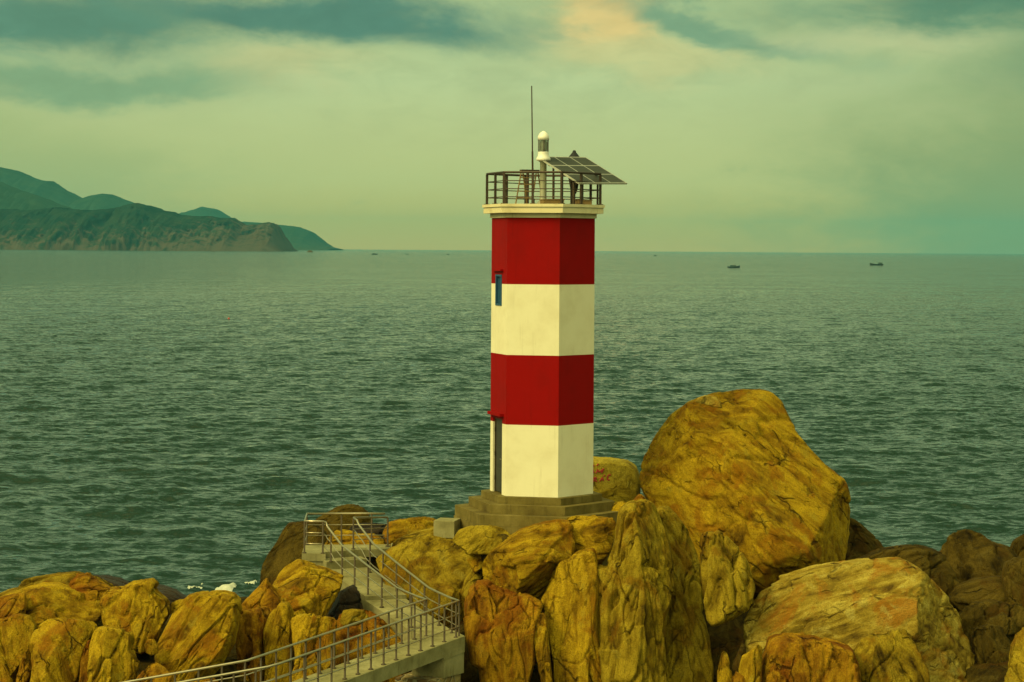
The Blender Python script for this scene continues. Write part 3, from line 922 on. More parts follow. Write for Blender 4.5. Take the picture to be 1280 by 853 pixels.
for (uf, vf, rr) in ((0.12, 0.25, 0.03), (0.12, 0.75, 0.045), (0.5, 0.25, 0.03), (0.62, 0.75, 0.03), (0.30, 0.75, 0.03)):
    top = pA + u_ * (ul * uf) + v_ * (vl * vf) - n_ * 0.05 - sp_.location
    bm = bmesh.new(); add_tube(bm, [Vector((top.x, top.y, 0)), top], rr, 8); bm_obj('support_post', bm, M_rail, sp_)

# folded cover, ladder, pole, crates on the roof
q = P(717.5, 240, 66.45)
fc = empty('folded_parasol', (q.x, q.y, DZ)); tag(fc, 'dark folded cover with pointed top standing behind the solar panel', 'parasol')
bm = bmesh.new(); add_lathe(bm, [(0.02, 0.0), (0.02, 0.36)], n=10); bm_obj('pole', bm, M_rail, fc)
bm = bmesh.new(); add_lathe(bm, [(0.06, 0.36), (0.11, 0.5), (0.17, 0.82), (0.20, 1.1), (0.20, 1.42), (0.12, 1.52), (0.055, 1.60), (0.05, 1.64), (0.02, 1.66)], n=14); bm_obj('canopy', bm, M_dark, fc, smooth=True)
bm = bmesh.new(); add_lathe(bm, [(0.2, 0), (0.2, 0.06), (0.05, 0.08)], n=14); bm_obj('foot', bm, M_rail, fc)
q0, q1 = P(644.5, 257, 64.7), P(651.5, 213, 65.1)
ld = empty('ladder', (q0.x, q0.y, DZ)); tag(ld, 'worn yellowish stepladder standing open on the lighthouse roof', 'ladder')
base = Vector((q0.x, q0.y, DZ))
H_ = 0.98
for (dx0, dy0, dx1, dy1) in ((0, 0, 0.16, 0.1), (0.47, 0.25, 0.60, 0.34), (0.34, 0.75, 0.2, 0.2), (0.80, 0.85, 0.64, 0.42)):
    bm = bmesh.new(); add_tube(bm, [(dx0, dy0, 0), (dx1, dy1, H_)], 0.022, 6); bm_obj('leg', bm, M_wood, ld)
for k in range(1, 5):
    f_ = k / 5
    bm = bmesh.new(); add_tube(bm, [(0.16 * f_, 0.1 * f_, H_ * f_), (0.47 + 0.13 * f_, 0.25 + 0.09 * f_, H_ * f_)], 0.018, 6); bm_obj('rung', bm, M_wood, ld)
bm = bmesh.new(); add_box(bm, (0.4, 0.26, H_ + 0.02), (0.54, 0.22, 0.035), 0.45); bm_obj('top_step', bm, M_rail, ld)
q = P(659.3, 257, 65.5)
bm = bmesh.new(); add_lathe(bm, [(0.11, 0), (0.11, 0.02), (0.042, 0.03), (0.042, 0.98), (0.10, 0.99), (0.10, 1.02)], n=12)
tag(bm_obj('vent_pipe', bm, M_rail, None, (q.x, q.y, DZ)), 'short dark vent pipe with flat cap left of the lantern', 'pipe')
for nm, lb, pxx, yy, sz in (('battery_box', 'low brown wooden box on the roof below the lantern', 690, 64.6, (0.62, 0.35, 0.13)), ('battery_box', 'low brown wooden box at the right under the solar panel', 729, 64.5, (0.42, 0.34, 0.12))):
    q = P(pxx, 255, yy)
    bm = bmesh.new(); add_box(bm, (0, 0, sz[2] / 2), sz, 0.3)
    b_ = bm_obj(nm, bm, M_wood, None, (q.x, q.y, DZ), bevel=0.01); tag(b_, lb, 'box', 'wooden boxes on the lighthouse roof')
    bm = bmesh.new(); add_box(bm, (0, 0, sz[2] + 0.012), (sz[0] + 0.03, sz[1] + 0.03, 0.02), 0.3); bm_obj('lid', bm, M_wood, b_)

# ================================================================ WALKWAY
A = Vector((-1.33, 59.0, 0)); Ai = Vector((-2.2, 59.2, 0))
B = Vector((-5.55, 52.6, 0)); Bi = Vector((-6.25, 53.25, 0))
C = Vector((-10.6, 50.6, 0)); Ci = Vector((-10.95, 51.55, 0))
Lt = Vector((-5.52, 65.4, 0)); Rt = Vector((-4.65, 66.0, 0))
WK = empty('walkway', (A.x, A.y, 2.3))
tag(WK, 'pale concrete walkway zigzagging over the boulders up to the lighthouse', 'walkway')
wo_ = Vector((A.x, A.y, 2.3))
def prism_w(name, poly, ztop, thick, mat=M_conc, bev=0.015):
    bm = bmesh.new()
    zt = ztop if isinstance(ztop, (list, tuple)) else [ztop] * len(poly)
    add_prism(bm, [(p.x - wo_.x, p.y - wo_.y) for p in poly], [z - thick - wo_.z for z in zt], [z - wo_.z for z in zt])
    return bm_obj(name, bm, mat, WK, bevel=bev)
def lerp(a, b, t): return a + (b - a) * t
zA, zB, zC = 2.80, 2.22, 1.62
ld_ = (B - A).normalized()
Aj, Aij = A + ld_ * 0.9, Ai + (Bi - Ai).normalized() * 0.9
def outw(p, q, d):  # push edge outward a little past the posts
    return p + (p - q).normalized() * d
prism_w('lower_ramp', [outw(Aj, Aij, .13), outw(B, Bi, .13), outw(Bi, B, .13), outw(Aij, Aj, .13)], [2.72, zB, zB, 2.72], 0.36)
prism_w('lower_ramp', [outw(B, Bi, .13) + ld_ * 0.004, outw(C, Ci, .13), outw(Ci, C, .13), outw(Bi, B, .13) + ld_ * 0.004], [zB, zC, zC, zB], 0.36)
ud = (Rt - A).normalized()
prism_w('landing', [outw(A, Ai, .16), outw(Aj, Aij, .13) - ld_ * 0.004, outw(Aij, Aj, .13) - ld_ * 0.004, Ai + Vector((-0.12, 0.06, 0)), Ai + (Lt - Ai) * 0.09 + Vector((-0.1, 0, 0)), A + ud * 0.7 + Vector((0.16, 0.06, 0))], [2.80, 2.725, 2.725, 2.76, 2.78, 2.82], 0.42)
# upper ramp in treads
prof = [(0.09, 2.80), (0.50, 3.20), (0.51, 3.31), (0.885, 3.70), (0.895, 3.93), (0.955, 3.95)]
k = 0
while k < len(prof) - 1:
    t0, z0 = prof[k]; t1, z1 = prof[k + 1]
    def LR(tt): return lerp(Ai, Lt, tt) + Vector((-0.13, -0.05, 0)), lerp(A, Rt, tt) + Vector((0.13, 0.05, 0))
    l0, r0 = LR(t0 + (0.002 if k == 0 else 0)); l1, r1 = LR(t1 + 0.0098)
    prism_w('ramp_tread', [r0, r1, l1, l0], [z0, z1, z1, z0], 0.40)
    k += 2
# platform at the top
Pf = 4.13
pA_ = Vector((-6.02, 64.75, 0))
plat = [Vector((-6.05, 65.0, 0)), Vector((-5.35, 64.9, 0)), Vector((-5.42, 65.30, 0)), Vector((-4.45, 65.85, 0)), Vector((-3.55, 66.1, 0)), Vector((-3.6, 67.1, 0)), Vector((-6.15, 66.9, 0))]
prism_w('platform', plat, Pf, 0.22)
prism_w('platform_pier', [Vector((-6.02, 65.03, 0)), Vector((-5.38, 64.94, 0)), Vector((-5.40, 65.9, 0)), Vector((-6.02, 66.0, 0))], Pf - 0.225, 1.4)
prism_w('path_slab', [Vector((-3.53, 66.15, 0)), Vector((-2.3, 65.9, 0)), Vector((-2.2, 66.8, 0)), Vector((-3.57, 67.05, 0))], [4.16, 4.7, 4.7, 4.16], 0.3)
# pier below the landing
pc = A + Vector((-0.28, 0.28, 0))
prism_w('landing_pier', [outw(A, Ai, .14), A + ld_ * 0.85 + Vector((0.1, -0.06, 0)), A + ld_ * 0.85 + Vector((-0.75, 0.35, 0)), A + Vector((-0.85, 0.55, 0)), A + Vector((0.1, 0.62, 0))], 2.38, 0.55, M_conc)
prism_w('masonry_base', [A + Vector((0.05, -0.02, 0)), A + ld_ * 1.35 + Vector((0.08, -0.05, 0)), A + ld_ * 1.35 + Vector((-0.9, 0.4, 0)), A + Vector((-0.95, 0.7, 0)), A + Vector((0.0, 0.62, 0))], 1.825, 2.2, M_mason)

# railings
fz = [(0.0, 2.74), (0.26, 2.94), (0.53, 3.27), (0.785, 3.57), (0.89, 3.74), (0.9, 3.92), (0.955, 3.95), (0.96, 4.13), (1.0, 4.13)]
rz = [(0.0, 3.72), (0.10, 3.72), (0.26, 3.78), (0.53, 4.13), (0.785, 4.48), (0.90, 4.80), (0.935, 4.90), (0.955, 5.02), (1.0, 5.05)]
def ip(tab, x): return float(np.interp(x, [a for a, b in tab], [b for a, b in tab]))
post_me = [None]
def railing(name, label, path, posts):
    """path: list of (x,y,zfloor,zrail); posts the same"""
    b = path[len(path) // 2]
    o0 = Vector((b[0], b[1], b[2]))
    root = empty(name, o0); tag(root, label, 'railing', 'steel railings along the walkway')
    bm = bmesh.new(); add_tube(bm, [Vector((x, y, zr)) - o0 for x, y, zf, zr in path], 0.030, 8)
    bm_obj('handrail', bm, M_hand, root, smooth=True)
    for f_ in (0.30, 0.64):
        bm = bmesh.new(); add_tube(bm, [Vector((x, y, zf + (zr - zf) * f_)) - o0 for x, y, zf, zr in path], 0.015, 6)
        bm_obj('rail', bm, M_hand, root, smooth=True)
    for x, y, zf, zr in posts:
        if post_me[0] is None:
            bm = bmesh.new(); add_lathe(bm, [(0.065, 0), (0.065, 0.018), (0.045, 0.03), (0.026, 0.04), (0.026, 0.975)], n=10)
            o = bm_obj('post', bm, M_post, root, smooth=True); post_me[0] = o.data
        else: o = link('post', post_me[0], None, root)
        o.location = Vector((x, y, zf)) - o0
        o.scale = (1, 1, (zr - zf) / 0.975 * 0.985)
def up_pt(a, b, tt):
    p = lerp(a, b, tt); return (p.x, p.y, ip(fz, tt), ip(rz, tt))
def low_pt(a, b, c, s):
    d1 = (b - a).length
    if s <= d1:
        p = lerp(a, b, s / d1); f_ = s / d1
        return (p.x, p.y, lerp(2.78, zB, f_), lerp(3.73, zB + 0.95, f_))
    d2 = (c - b).length; f_ = (s - d1) / d2
    p = lerp(b, c, f_); return (p.x, p.y, lerp(zB, zC, f_), lerp(zB + 0.95, zC + 0.95, f_))
ts = [0.0, 0.08, 0.17, 0.26, 0.36, 0.46, 0.53, 0.62, 0.7, 0.785, 0.86, 0.90, 0.935, 0.955]
inner_low = [low_pt(Ai, Bi, Ci, s) for s in np.arange(11.6, 0.2, -0.4)]
inner_up = [up_pt(Ai, Lt, x) for x in ts]
plat_in = [(-5.44, 64.98, Pf, 5.06), (-5.98, 65.05, Pf, 5.06), (-6.08, 66.85, Pf, 5.06), (-4.6, 67.0, Pf, 5.06), (-3.75, 67.05, Pf, 5.06)]
posts_in = [low_pt(Ai, Bi, Ci, s) for s in np.arange(0.52, 11.5, 0.56)] + [up_pt(Ai, Lt, x) for x in (0.0, 0.13, 0.26, 0.40, 0.53, 0.66, 0.785, 0.90)] + plat_in[:3] + [(-5.05, 66.96, Pf, 5.06), (-4.15, 67.02, Pf, 5.06)]
railing('railing', 'inner steel railing on the landward side of the walkway turn, running round the upper platform', inner_low + inner_up + plat_in, posts_in)
out_low = [low_pt(A, B, C, s) for s in np.arange(12.6, 0.2, -0.4)]
out_up = [up_pt(A, Rt, x) for x in ts]
plat_out = [(-4.62, 65.95, Pf, 5.06), (-3.62, 66.14, Pf + 0.05, 5.06)]
posts_out = [low_pt(A, B, C, s) for s in np.arange(0.14, 12.4, 0.53)] + [up_pt(A, Rt, x) for x in (0.0, 0.06, 0.17, 0.30, 0.43, 0.56, 0.69, 0.82)] + plat_out
railing('railing', 'outer steel railing on the seaward edge of the lower ramp, turning the landing corner uphill', out_low + out_up + plat_out, posts_out)
#ROCKS_HERE#
# ================================================================ BOULDERS
BG = 'boulders around the lighthouse'
def R(label, px, Y, **k):
    return rock(label, px, Y, group=BG, **k)
# --- left outcrop
R('mossy yellow flat topped rock at the far left skyline of the left outcrop', [(-25, 750), (0, 742), (8, 739), (22, 734), (27, 726), (45, 721), (70, 716.5), (95, 716), (110, 718), (118, 724), (130, 731), (140, 735), (137, 748), (125, 762), (90, 775), (40, 778), (-20, 775)], 61.8, T=1.2, pal='olive', grain=60)
R('reddish ridge rock low behind the peaked left boulder', [(84, 742), (88, 727), (96, 718), (108, 718), (118, 724), (131, 732), (140, 737), (136, 752), (120, 760), (98, 758)], 60.8, T=0.6, pal='rust', grain=70, cell=0.5)
R('broad orange rock shelf above the front blocks of the left outcrop', [(-25, 755), (0, 746), (25, 739), (50, 733), (70, 733), (86, 739), (105, 745), (125, 750), (129, 762), (122, 775), (90, 788), (60, 792), (30, 795), (-20, 790)], 60.0, T=1.1, pal='ochre', grain=75, cell=0.6)
R('reddish split rock at the left picture edge', [(-20, 752), (0, 748), (16, 744), (29, 745), (32, 756), (30, 770), (10, 778), (-20, 778)], 59.0, T=0.6, pal='rust', grain=35, cell=0.45)
R('tall ochre block at the left picture edge with a dark crack on its right', [(-25, 778), (0, 776), (18, 771), (33, 774), (41, 785), (39, 800), (31, 825), (20, 845), (14, 905), (-25, 905)], 57.4, T=0.9, pal='ochre', grain=-12)
R('small upright sliver between the two left edge blocks', [(20, 850), (27, 822), (34, 811), (39, 812), (38, 830), (33, 852), (30, 905), (16, 905)], 56.6, T=0.3, pal='rust', grain=-15, cell=0.4)
R('big sloping ochre block in front of the left outcrop', [(40, 800), (46, 784), (56, 778), (75, 776), (100, 778), (123, 782), (119, 790), (107, 803), (101, 825), (95, 905), (36, 905), (41, 835)], 56.6, T=1.0, pal='ochre', grain=-20)
R('thin brown slab wedged beside the upright square block', [(96, 905), (101, 828), (107, 804), (112, 804), (113, 830), (110, 905)], 56.2, T=0.3, pal='rust', grain=-6, cell=0.4)
R('upright square topped block with a bright yellow top in the left outcrop', [(113, 806), (118, 790), (130, 787), (148, 789), (160, 795), (160, 815), (172, 832), (168, 850), (162, 905), (110, 905), (111, 840)], 55.9, T=0.8, pal='ochre', grain=4, box=3)
R('tall peaked orange boulder with cracked crest in the left outcrop', [(127, 745), (134, 736), (150, 737), (156, 733), (162, 730), (175, 729), (188, 729), (192, 733), (197, 740), (207, 749), (213, 757), (213, 768), (204, 785), (196, 800), (186, 812), (168, 812), (150, 800), (135, 790), (127, 768)], 58.9, T=1.2, pal='ochre', grain=12)
R('small round yellow stone below the peaked left boulder', [(180, 806), (184, 800), (192, 800), (197, 808), (197, 816), (190, 820), (182, 816)], 56.6, pal='ochre', grain=0, cell=0.4, chunk=0.5)
R('low black wet reef behind the left outcrop', [(108, 724), (116, 721), (130, 723), (150, 727), (165, 733), (185, 735), (205, 738), (225, 743), (236, 746), (238, 752), (220, 758), (190, 760), (150, 755), (115, 745)], 65.5, T=1.2, pal='wet', grain=70)
R('big egg shaped boulder with curved strata left of the walkway', [(225, 755), (236, 745), (250, 742.5), (275, 742.5), (290, 746), (297, 754), (298.5, 768), (297, 785), (292, 805), (278, 830), (262, 847), (248, 860), (222, 856), (207, 845), (197, 826), (196, 806), (205, 789), (215, 770)], 57.6, T=1.25, pal='ochre', grain=32, cut=5, chunk=0.6, lev=7)
R('small dull stone in the notch behind the egg shaped boulder', [(210, 764), (214, 753), (224, 750), (233, 752), (230, 762), (220, 772)], 59.6, T=0.35, pal='ochre', grain=0, cell=0.4)
R('low reddish block at the bottom edge beside the egg shaped boulder', [(166, 860), (174, 845), (185, 832), (195, 829), (208, 830), (214, 838), (213, 850), (206, 905), (165, 905)], 55.2, T=0.5, pal='rust', grain=5, cell=0.5)
R('flat reddish stone at the bottom edge under the far handrail', [(205, 905), (222, 855), (240, 850), (265, 850), (280, 862), (275, 905), (210, 905)], 55.2, T=0.5, pal='rust', grain=40, cell=0.5)
# --- mass left of the upper platform
R('small pointed pinnacle rock on the skyline beside the surf', [(296, 762), (312, 746), (325, 733), (330, 725), (333.5, 723), (336, 731), (342, 737), (352, 750), (350, 768), (325, 775), (300, 772)], 60.6, T=0.8, pal='rust', grain=50, cell=0.4)
R('large orange boulder under the left corner of the upper platform', [(337, 738), (345, 721), (355, 710), (370, 702), (380, 706), (395, 713), (410, 716), (428, 723), (424, 737), (416, 755), (408, 771), (380, 774), (362, 774), (357, 755), (347, 747)], 61.2, T=1.3, pal='ochre', grain=65, chunk=0.8)
R('ragged rusty rock with a dark undercut left of the split in the outcrop', [(289, 772), (297, 764), (312, 766), (332, 762), (338, 772), (332, 785), (328, 800), (332, 830), (331, 905), (289, 905), (297, 820), (292, 795)], 58.8, T=0.8, pal='rust', grain=-6, cell=0.5)
R('narrow upright ochre rock right of the dark split', [(329, 790), (336, 770), (348, 757), (358, 757), (363, 768), (363, 785), (361, 800), (366, 815), (363, 905), (333, 905), (332, 830)], 58.4, T=0.7, pal='ochre', grain=8, cell=0.5)
R('square ochre block below the platform boulder', [(363, 776), (380, 771), (400, 772), (418, 776), (421, 786), (416, 800), (419, 820), (411, 840), (408, 905), (361, 905), (367, 815)], 57.9, T=0.9, pal='ochre', grain=15)
R('rock coloured black like the shade in the gap under the upper ramp', [(405, 800), (410, 765), (425, 740), (440, 735), (455, 750), (470, 775), (465, 800), (430, 810)], 62.6, T=0.8, pal='wet', grain=0)  # near-black palette here stands in for the shade of the gap
R('rusty broken rock under the walkway between its two ramps', [(405, 905), (412, 845), (419, 818), (416, 792), (427, 763), (445, 761), (457, 765), (470, 771), (486, 784), (500, 800), (514, 808), (520, 830), (500, 845), (470, 905)], 59.9, T=1.0, pal='rust', grain=-20, cell=0.55)
R('small flat brown stone under the middle of the upper ramp', [(424, 778), (427, 763), (440, 761), (457, 764), (462, 774), (448, 782), (430, 784)], 59.0, T=0.35, pal='olive', grain=60, cell=0.4)
# --- dark rocks behind the platform
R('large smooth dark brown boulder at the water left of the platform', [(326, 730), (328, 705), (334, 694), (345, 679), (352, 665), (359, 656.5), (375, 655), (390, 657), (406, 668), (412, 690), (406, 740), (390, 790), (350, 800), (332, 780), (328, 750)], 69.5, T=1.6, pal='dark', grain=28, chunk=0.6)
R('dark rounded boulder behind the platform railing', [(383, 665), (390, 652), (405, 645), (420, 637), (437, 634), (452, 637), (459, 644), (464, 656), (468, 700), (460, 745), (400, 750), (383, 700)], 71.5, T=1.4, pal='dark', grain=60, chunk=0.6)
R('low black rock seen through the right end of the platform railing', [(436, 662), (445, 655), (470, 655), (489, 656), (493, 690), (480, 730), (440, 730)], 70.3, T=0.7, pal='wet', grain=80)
R('rounded yellow boulder just behind the platform floor', [(404, 690), (408, 673), (420, 664.5), (437, 667), (450, 672), (468, 671), (480, 677), (480, 690), (455, 700), (415, 700)], 68.4, T=0.9, pal='ochre', grain=80)
R('flat yellow rock on the shore between platform and entry step', [(479, 668), (482, 660), (487, 654), (500, 651), (530, 649), (548, 650), (552, 662), (540, 672), (510, 678), (485, 682)], 68.3, T=0.9, pal='ochre', grain=70)
R('ledge of grey green rock below the entry step', [(484, 692), (490, 678), (508, 670), (530, 664), (556, 660), (572, 664), (572, 682), (545, 690), (515, 698), (495, 702)], 64.7, T=0.7, pal='olive', grain=70, cell=0.5)
R('pale sloping rock face behind the upper ramp with diagonal cracks', [(470, 700), (486, 688), (500, 680), (525, 671), (548, 667), (566, 668), (578, 663), (592, 666), (604, 682), (610, 700), (606, 722), (598, 740), (590, 765), (560, 790), (530, 780), (505, 750), (480, 728)], 64.0, T=1.4, pal='olive', grain=32, cut=6, chunk=0.8, lean=0.45)
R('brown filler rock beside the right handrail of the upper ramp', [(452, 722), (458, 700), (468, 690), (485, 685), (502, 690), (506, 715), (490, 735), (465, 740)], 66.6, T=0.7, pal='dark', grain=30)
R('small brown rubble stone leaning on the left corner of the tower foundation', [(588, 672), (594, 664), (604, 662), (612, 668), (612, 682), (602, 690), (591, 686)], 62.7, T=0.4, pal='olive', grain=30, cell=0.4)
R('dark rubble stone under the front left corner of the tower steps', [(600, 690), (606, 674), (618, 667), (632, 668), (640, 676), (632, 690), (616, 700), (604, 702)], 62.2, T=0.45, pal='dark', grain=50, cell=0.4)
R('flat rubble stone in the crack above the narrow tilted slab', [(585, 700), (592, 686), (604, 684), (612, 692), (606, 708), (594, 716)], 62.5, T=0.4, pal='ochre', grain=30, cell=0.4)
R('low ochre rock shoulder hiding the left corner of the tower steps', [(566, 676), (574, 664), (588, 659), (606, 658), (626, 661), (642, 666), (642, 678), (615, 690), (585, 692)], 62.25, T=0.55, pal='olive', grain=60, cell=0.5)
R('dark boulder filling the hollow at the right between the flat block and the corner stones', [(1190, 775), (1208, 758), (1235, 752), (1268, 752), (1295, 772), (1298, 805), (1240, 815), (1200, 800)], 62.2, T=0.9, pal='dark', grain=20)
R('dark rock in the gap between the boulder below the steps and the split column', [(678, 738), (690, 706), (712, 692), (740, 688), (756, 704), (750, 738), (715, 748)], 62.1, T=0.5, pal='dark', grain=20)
R('narrow tilted brown slab between pale face and tower foundation', [(578, 740), (584, 710), (597, 688), (612, 672), (626, 668), (630, 680), (616, 695), (606, 715), (598, 742), (588, 756)], 62.9, T=0.5, pal='olive', grain=35, cell=0.5)
# --- below the tower
R('large rounded ochre boulder directly below the tower steps', [(599, 735), (598, 722), (603, 704), (612, 690), (630, 678), (650, 665), (680, 655.5), (700, 652), (713, 654), (718, 670), (719, 690), (712, 700), (700, 713), (690, 726), (685, 742), (675, 750), (650, 747), (625, 740), (612, 735)], 61.7, T=1.35, pal='ochre', grain=75, chunk=0.55, planes=[((-0.9, -0.55, -0.15), 0.62), ((0.55, -0.6, -0.7), 0.7)], cut=5)
R('brown layered rock tucked right below the lowest tower step', [(688, 660), (698, 650), (720, 646), (745, 645), (766, 648), (771, 662), (766, 680), (760, 692), (748, 704), (735, 704), (718, 700), (700, 690)], 62.3, T=0.8, pal='ochre', grain=78, cell=0.55)
R('rust streaked boulder at the landing corner of the walkway', [(579, 770), (581, 752), (586, 738), (598, 727), (610, 727), (622, 735), (640, 743), (660, 748), (676, 757), (670, 775), (668, 795), (668, 825), (661, 850), (652, 905), (610, 905), (600, 830), (590, 825), (584, 800)], 60.0, T=1.25, pal='rust', grain=0, groove=0.6, stretch=0.2)
R('small leaning slab in the gap beside the tall split column', [(666, 778), (675, 768), (682, 771), (684, 790), (688, 830), (690, 853), (688, 905), (677, 852), (670, 820)], 59.5, T=0.35, pal='ochre', grain=-6, cell=0.4)
R('tall split rock column with a flat broken top', [(679, 752), (688, 735), (697, 711), (703, 703), (712, 706), (718, 700), (730, 693), (744, 690), (748, 705), (748, 730), (746, 760), (746, 790), (750, 815), (757, 850), (759, 905), (694, 905), (690, 830), (685, 790)], 60.3, T=0.95, pal='ochre', grain=-4, groove=0.7, box=3.2, stretch=0.15, cell=0.6, cut=8)
R('massive fluted rock column with deep vertical grooves right of the split column', [(742, 713), (752, 711), (761, 712), (768, 690), (773, 665), (775, 645), (783, 634), (795, 629), (808, 629), (818, 633), (824, 648), (832, 668), (839, 690), (843, 712), (842, 735), (834, 765), (830, 800), (830, 905), (757, 905), (750, 830), (744, 790), (742, 750)], 60.4, T=1.25, pal='olive', grain=0, groove=0.9, box=2.7, lev=7, chunk=0.75, cell=0.55, stretch=0.09, cut=8, seed=913)
R('tall rounded olive column behind the fluted one', [(805, 660), (815, 643), (828, 637), (838, 638), (846, 648), (853, 657), (862, 670), (871, 690), (876, 707), (874, 730), (877, 770), (884, 800), (888, 830), (886, 905), (815, 905), (812, 800), (808, 720)], 61.6, T=1.3, pal='olive', grain=-8, groove=0.7, lev=7, chunk=0.9, cell=0.7, stretch=0.12)
R('upright olive boulder hanging over the black gap', [(875.5, 675), (878, 668), (886, 667), (900, 666), (910, 672), (925, 688), (938, 711), (941, 735), (938, 752), (925, 765), (905, 775), (888, 779), (883, 768), (879, 745), (876, 725)], 59.9, T=0.75, pal='olive', grain=-8, groove=0.6, stretch=0.14, cut=5, cell=0.6)
# --- the great boulder
R('huge tilted golden boulder towering right of the lighthouse', [(800, 605), (802, 585), (808, 565), (820, 545), (840, 520), (862, 505), (878, 499), (903, 493), (930, 490), (955, 491), (968, 495), (978, 505), (988, 525), (998, 545), (1015, 565), (1035, 585), (1058, 603), (1064, 620), (1065, 640), (1064, 665), (1056, 690), (1045, 712), (1020, 730), (990, 742), (950, 745), (915, 738), (888, 722), (868, 698), (855, 668), (840, 650), (822, 636), (807, 622)], 66.3, T=2.5, pal='ochre', grain=-52, lev=7, chunk=0.30, cell=1.7, groove=0.45, cut=0, lean=0.30, box=2.3, planes=[((0.46, -0.76, 0.42), 0.66), ((-0.5, -0.85, -0.05), 0.69), ((-0.1, -0.6, 0.8), 0.84), ((0.85, -0.52, -0.1), 0.80), ((-0.8, -0.45, 0.4), 0.86), ((0.2, -0.75, -0.62), 0.94)])
R('small pale cap stone lodged on top of the huge golden boulder', [(868, 503), (873, 497), (882, 494), (893, 494.5), (901, 503), (902, 510), (892, 509), (880, 505)], 65.2, T=0.4, pal='pale', grain=60, cell=0.4, chunk=0.4)
R('smooth grey brown rock sloping to the sea behind the huge boulder', [(1040, 690), (1048, 660), (1062, 649), (1072, 653), (1085, 663), (1105, 682), (1116, 710), (1115, 770), (1050, 775)], 69.0, T=1.0, pal='dark', grain=-40)
H1 = R('pale yellow boulder with red painted letters behind the tower', [(712, 600), (716, 582), (724, 575), (740, 573), (765, 574), (785, 577), (796, 584), (801, 600), (799, 622), (790, 642), (770, 650), (740, 652), (718, 640)], 68.4, T=1.0, pal='plain', grain=0, cut=0, box=3.4, lean=0.10, chunk=0.10, groove=0.12, planes=[((0.0, -1, 0.08), 0.74)])
R('shadowed brown boulder filling the hollow between tower steps and huge boulder', [(757, 655), (768, 642), (790, 634), (815, 632), (845, 645), (872, 670), (892, 700), (882, 742), (830, 742), (775, 705)], 64.4, T=0.8, pal='ochre', grain=-20)
R('cracked yellow slab under the lettered boulder', [(730, 632), (742, 620), (762, 611), (780, 601), (792, 603), (797, 622), (790, 642), (770, 655), (742, 655)], 67.55, T=0.7, pal='olive', grain=70, cell=0.5)
R('small ochre stone at the right end of the tower steps', [(763, 640), (768, 630), (778, 628), (787, 632), (788, 645), (778, 652), (766, 650)], 64.4, T=0.35, pal='ochre', grain=20, cell=0.4)
R('little angular stone wedged beside the huge boulder', [(784, 636), (790, 627), (799, 618), (806, 620), (812, 632), (808, 645), (792, 648)], 63.9, T=0.4, pal='rust', grain=-30, cell=0.4)
# --- right foreground
R('broad pale yellow boulder with orange patches in the right foreground', [(928, 790), (928, 770), (935, 755), (950, 742), (985, 725), (1020, 713), (1060, 706.5), (1100, 704), (1130, 701.5), (1146, 710), (1166, 725), (1190, 750), (1205, 780), (1218, 805), (1222, 830), (1220, 905), (940, 905), (934, 830)], 60.0, T=2.2, pal='pale', grain=70, lev=7, cell=1.1, chunk=0.75, cut=4, planes=[((0.75, -0.6, 0.25), 0.74), ((-0.1, -0.72, 0.7), 0.72)], box=2.6)
R('rusty square block leaning on the front of the broad pale boulder', [(951, 905), (955, 830), (964, 801), (985, 796), (1015, 800), (1045, 805), (1064, 812), (1072, 835), (1072, 905)], 57.9, T=0.8, pal='rust', grain=5, box=4.5, cell=0.55, cut=0, chunk=0.8, planes=[((0.05, -1, 0.12), 0.80), ((0, -0.35, 1), 0.93)])
R('low bright yellow hump below the orange patch of the broad boulder', [(1055, 905), (1060, 830), (1078, 800), (1105, 783), (1128, 786), (1146, 805), (1160, 835), (1165, 905)], 58.3, T=0.9, pal='olive', grain=-15)
R('brown wedge stone left of the rusty square block', [(925, 838), (930, 822), (940, 816), (950, 806), (955, 812), (950, 840), (947, 905), (928, 905)], 57.4, T=0.4, pal='ochre', grain=10, cell=0.4)
R('narrow upright pointed stone in the black gap', [(894, 905), (897, 840), (902, 820), (906, 814), (911, 822), (914, 845), (913, 905)], 57.8, T=0.3, pal='ochre', grain=0, cell=0.4)
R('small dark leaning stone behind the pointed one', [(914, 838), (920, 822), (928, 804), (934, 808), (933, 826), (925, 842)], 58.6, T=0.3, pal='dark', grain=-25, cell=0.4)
R('small rusty stone at the bottom edge of the gap', [(911, 905), (914, 850), (920, 840), (930, 846), (936, 860), (936, 905)], 57.2, T=0.35, pal='rust', grain=0, cell=0.4)
R('dark brown rock slab behind the broad pale boulder', [(1050, 725), (1062, 706), (1078, 698), (1100, 690), (1125, 685), (1145, 684), (1160, 686), (1180, 694), (1192, 718), (1205, 750), (1205, 785), (1150, 775), (1090, 745)], 64.2, T=1.2, pal='dark', grain=60, chunk=0.8)
R('big dark boulder with rounded top near the right edge', [(1174, 705), (1177, 683), (1183, 670), (1192, 667), (1215, 666), (1228, 668), (1240, 676), (1262, 684), (1272, 697), (1279, 710), (1278, 750), (1265, 790), (1230, 800), (1200, 790), (1180, 750), (1174, 720)], 65.6, T=1.3, pal='dark', grain=-30, chunk=0.7)
R('flat bottomed dark block below the big dark boulder', [(1186, 748), (1198, 733), (1220, 725), (1253, 722), (1259, 735), (1257, 752), (1243, 763), (1215, 763), (1200, 766)], 63.4, T=0.8, pal='dark', grain=80, box=3)
R('dark rounded boulder cut off by the right edge', [(1255, 725), (1262, 706), (1280, 700), (1312, 704), (1318, 780), (1292, 788), (1272, 772), (1258, 755)], 62.6, T=1.0, pal='dark', grain=-20)
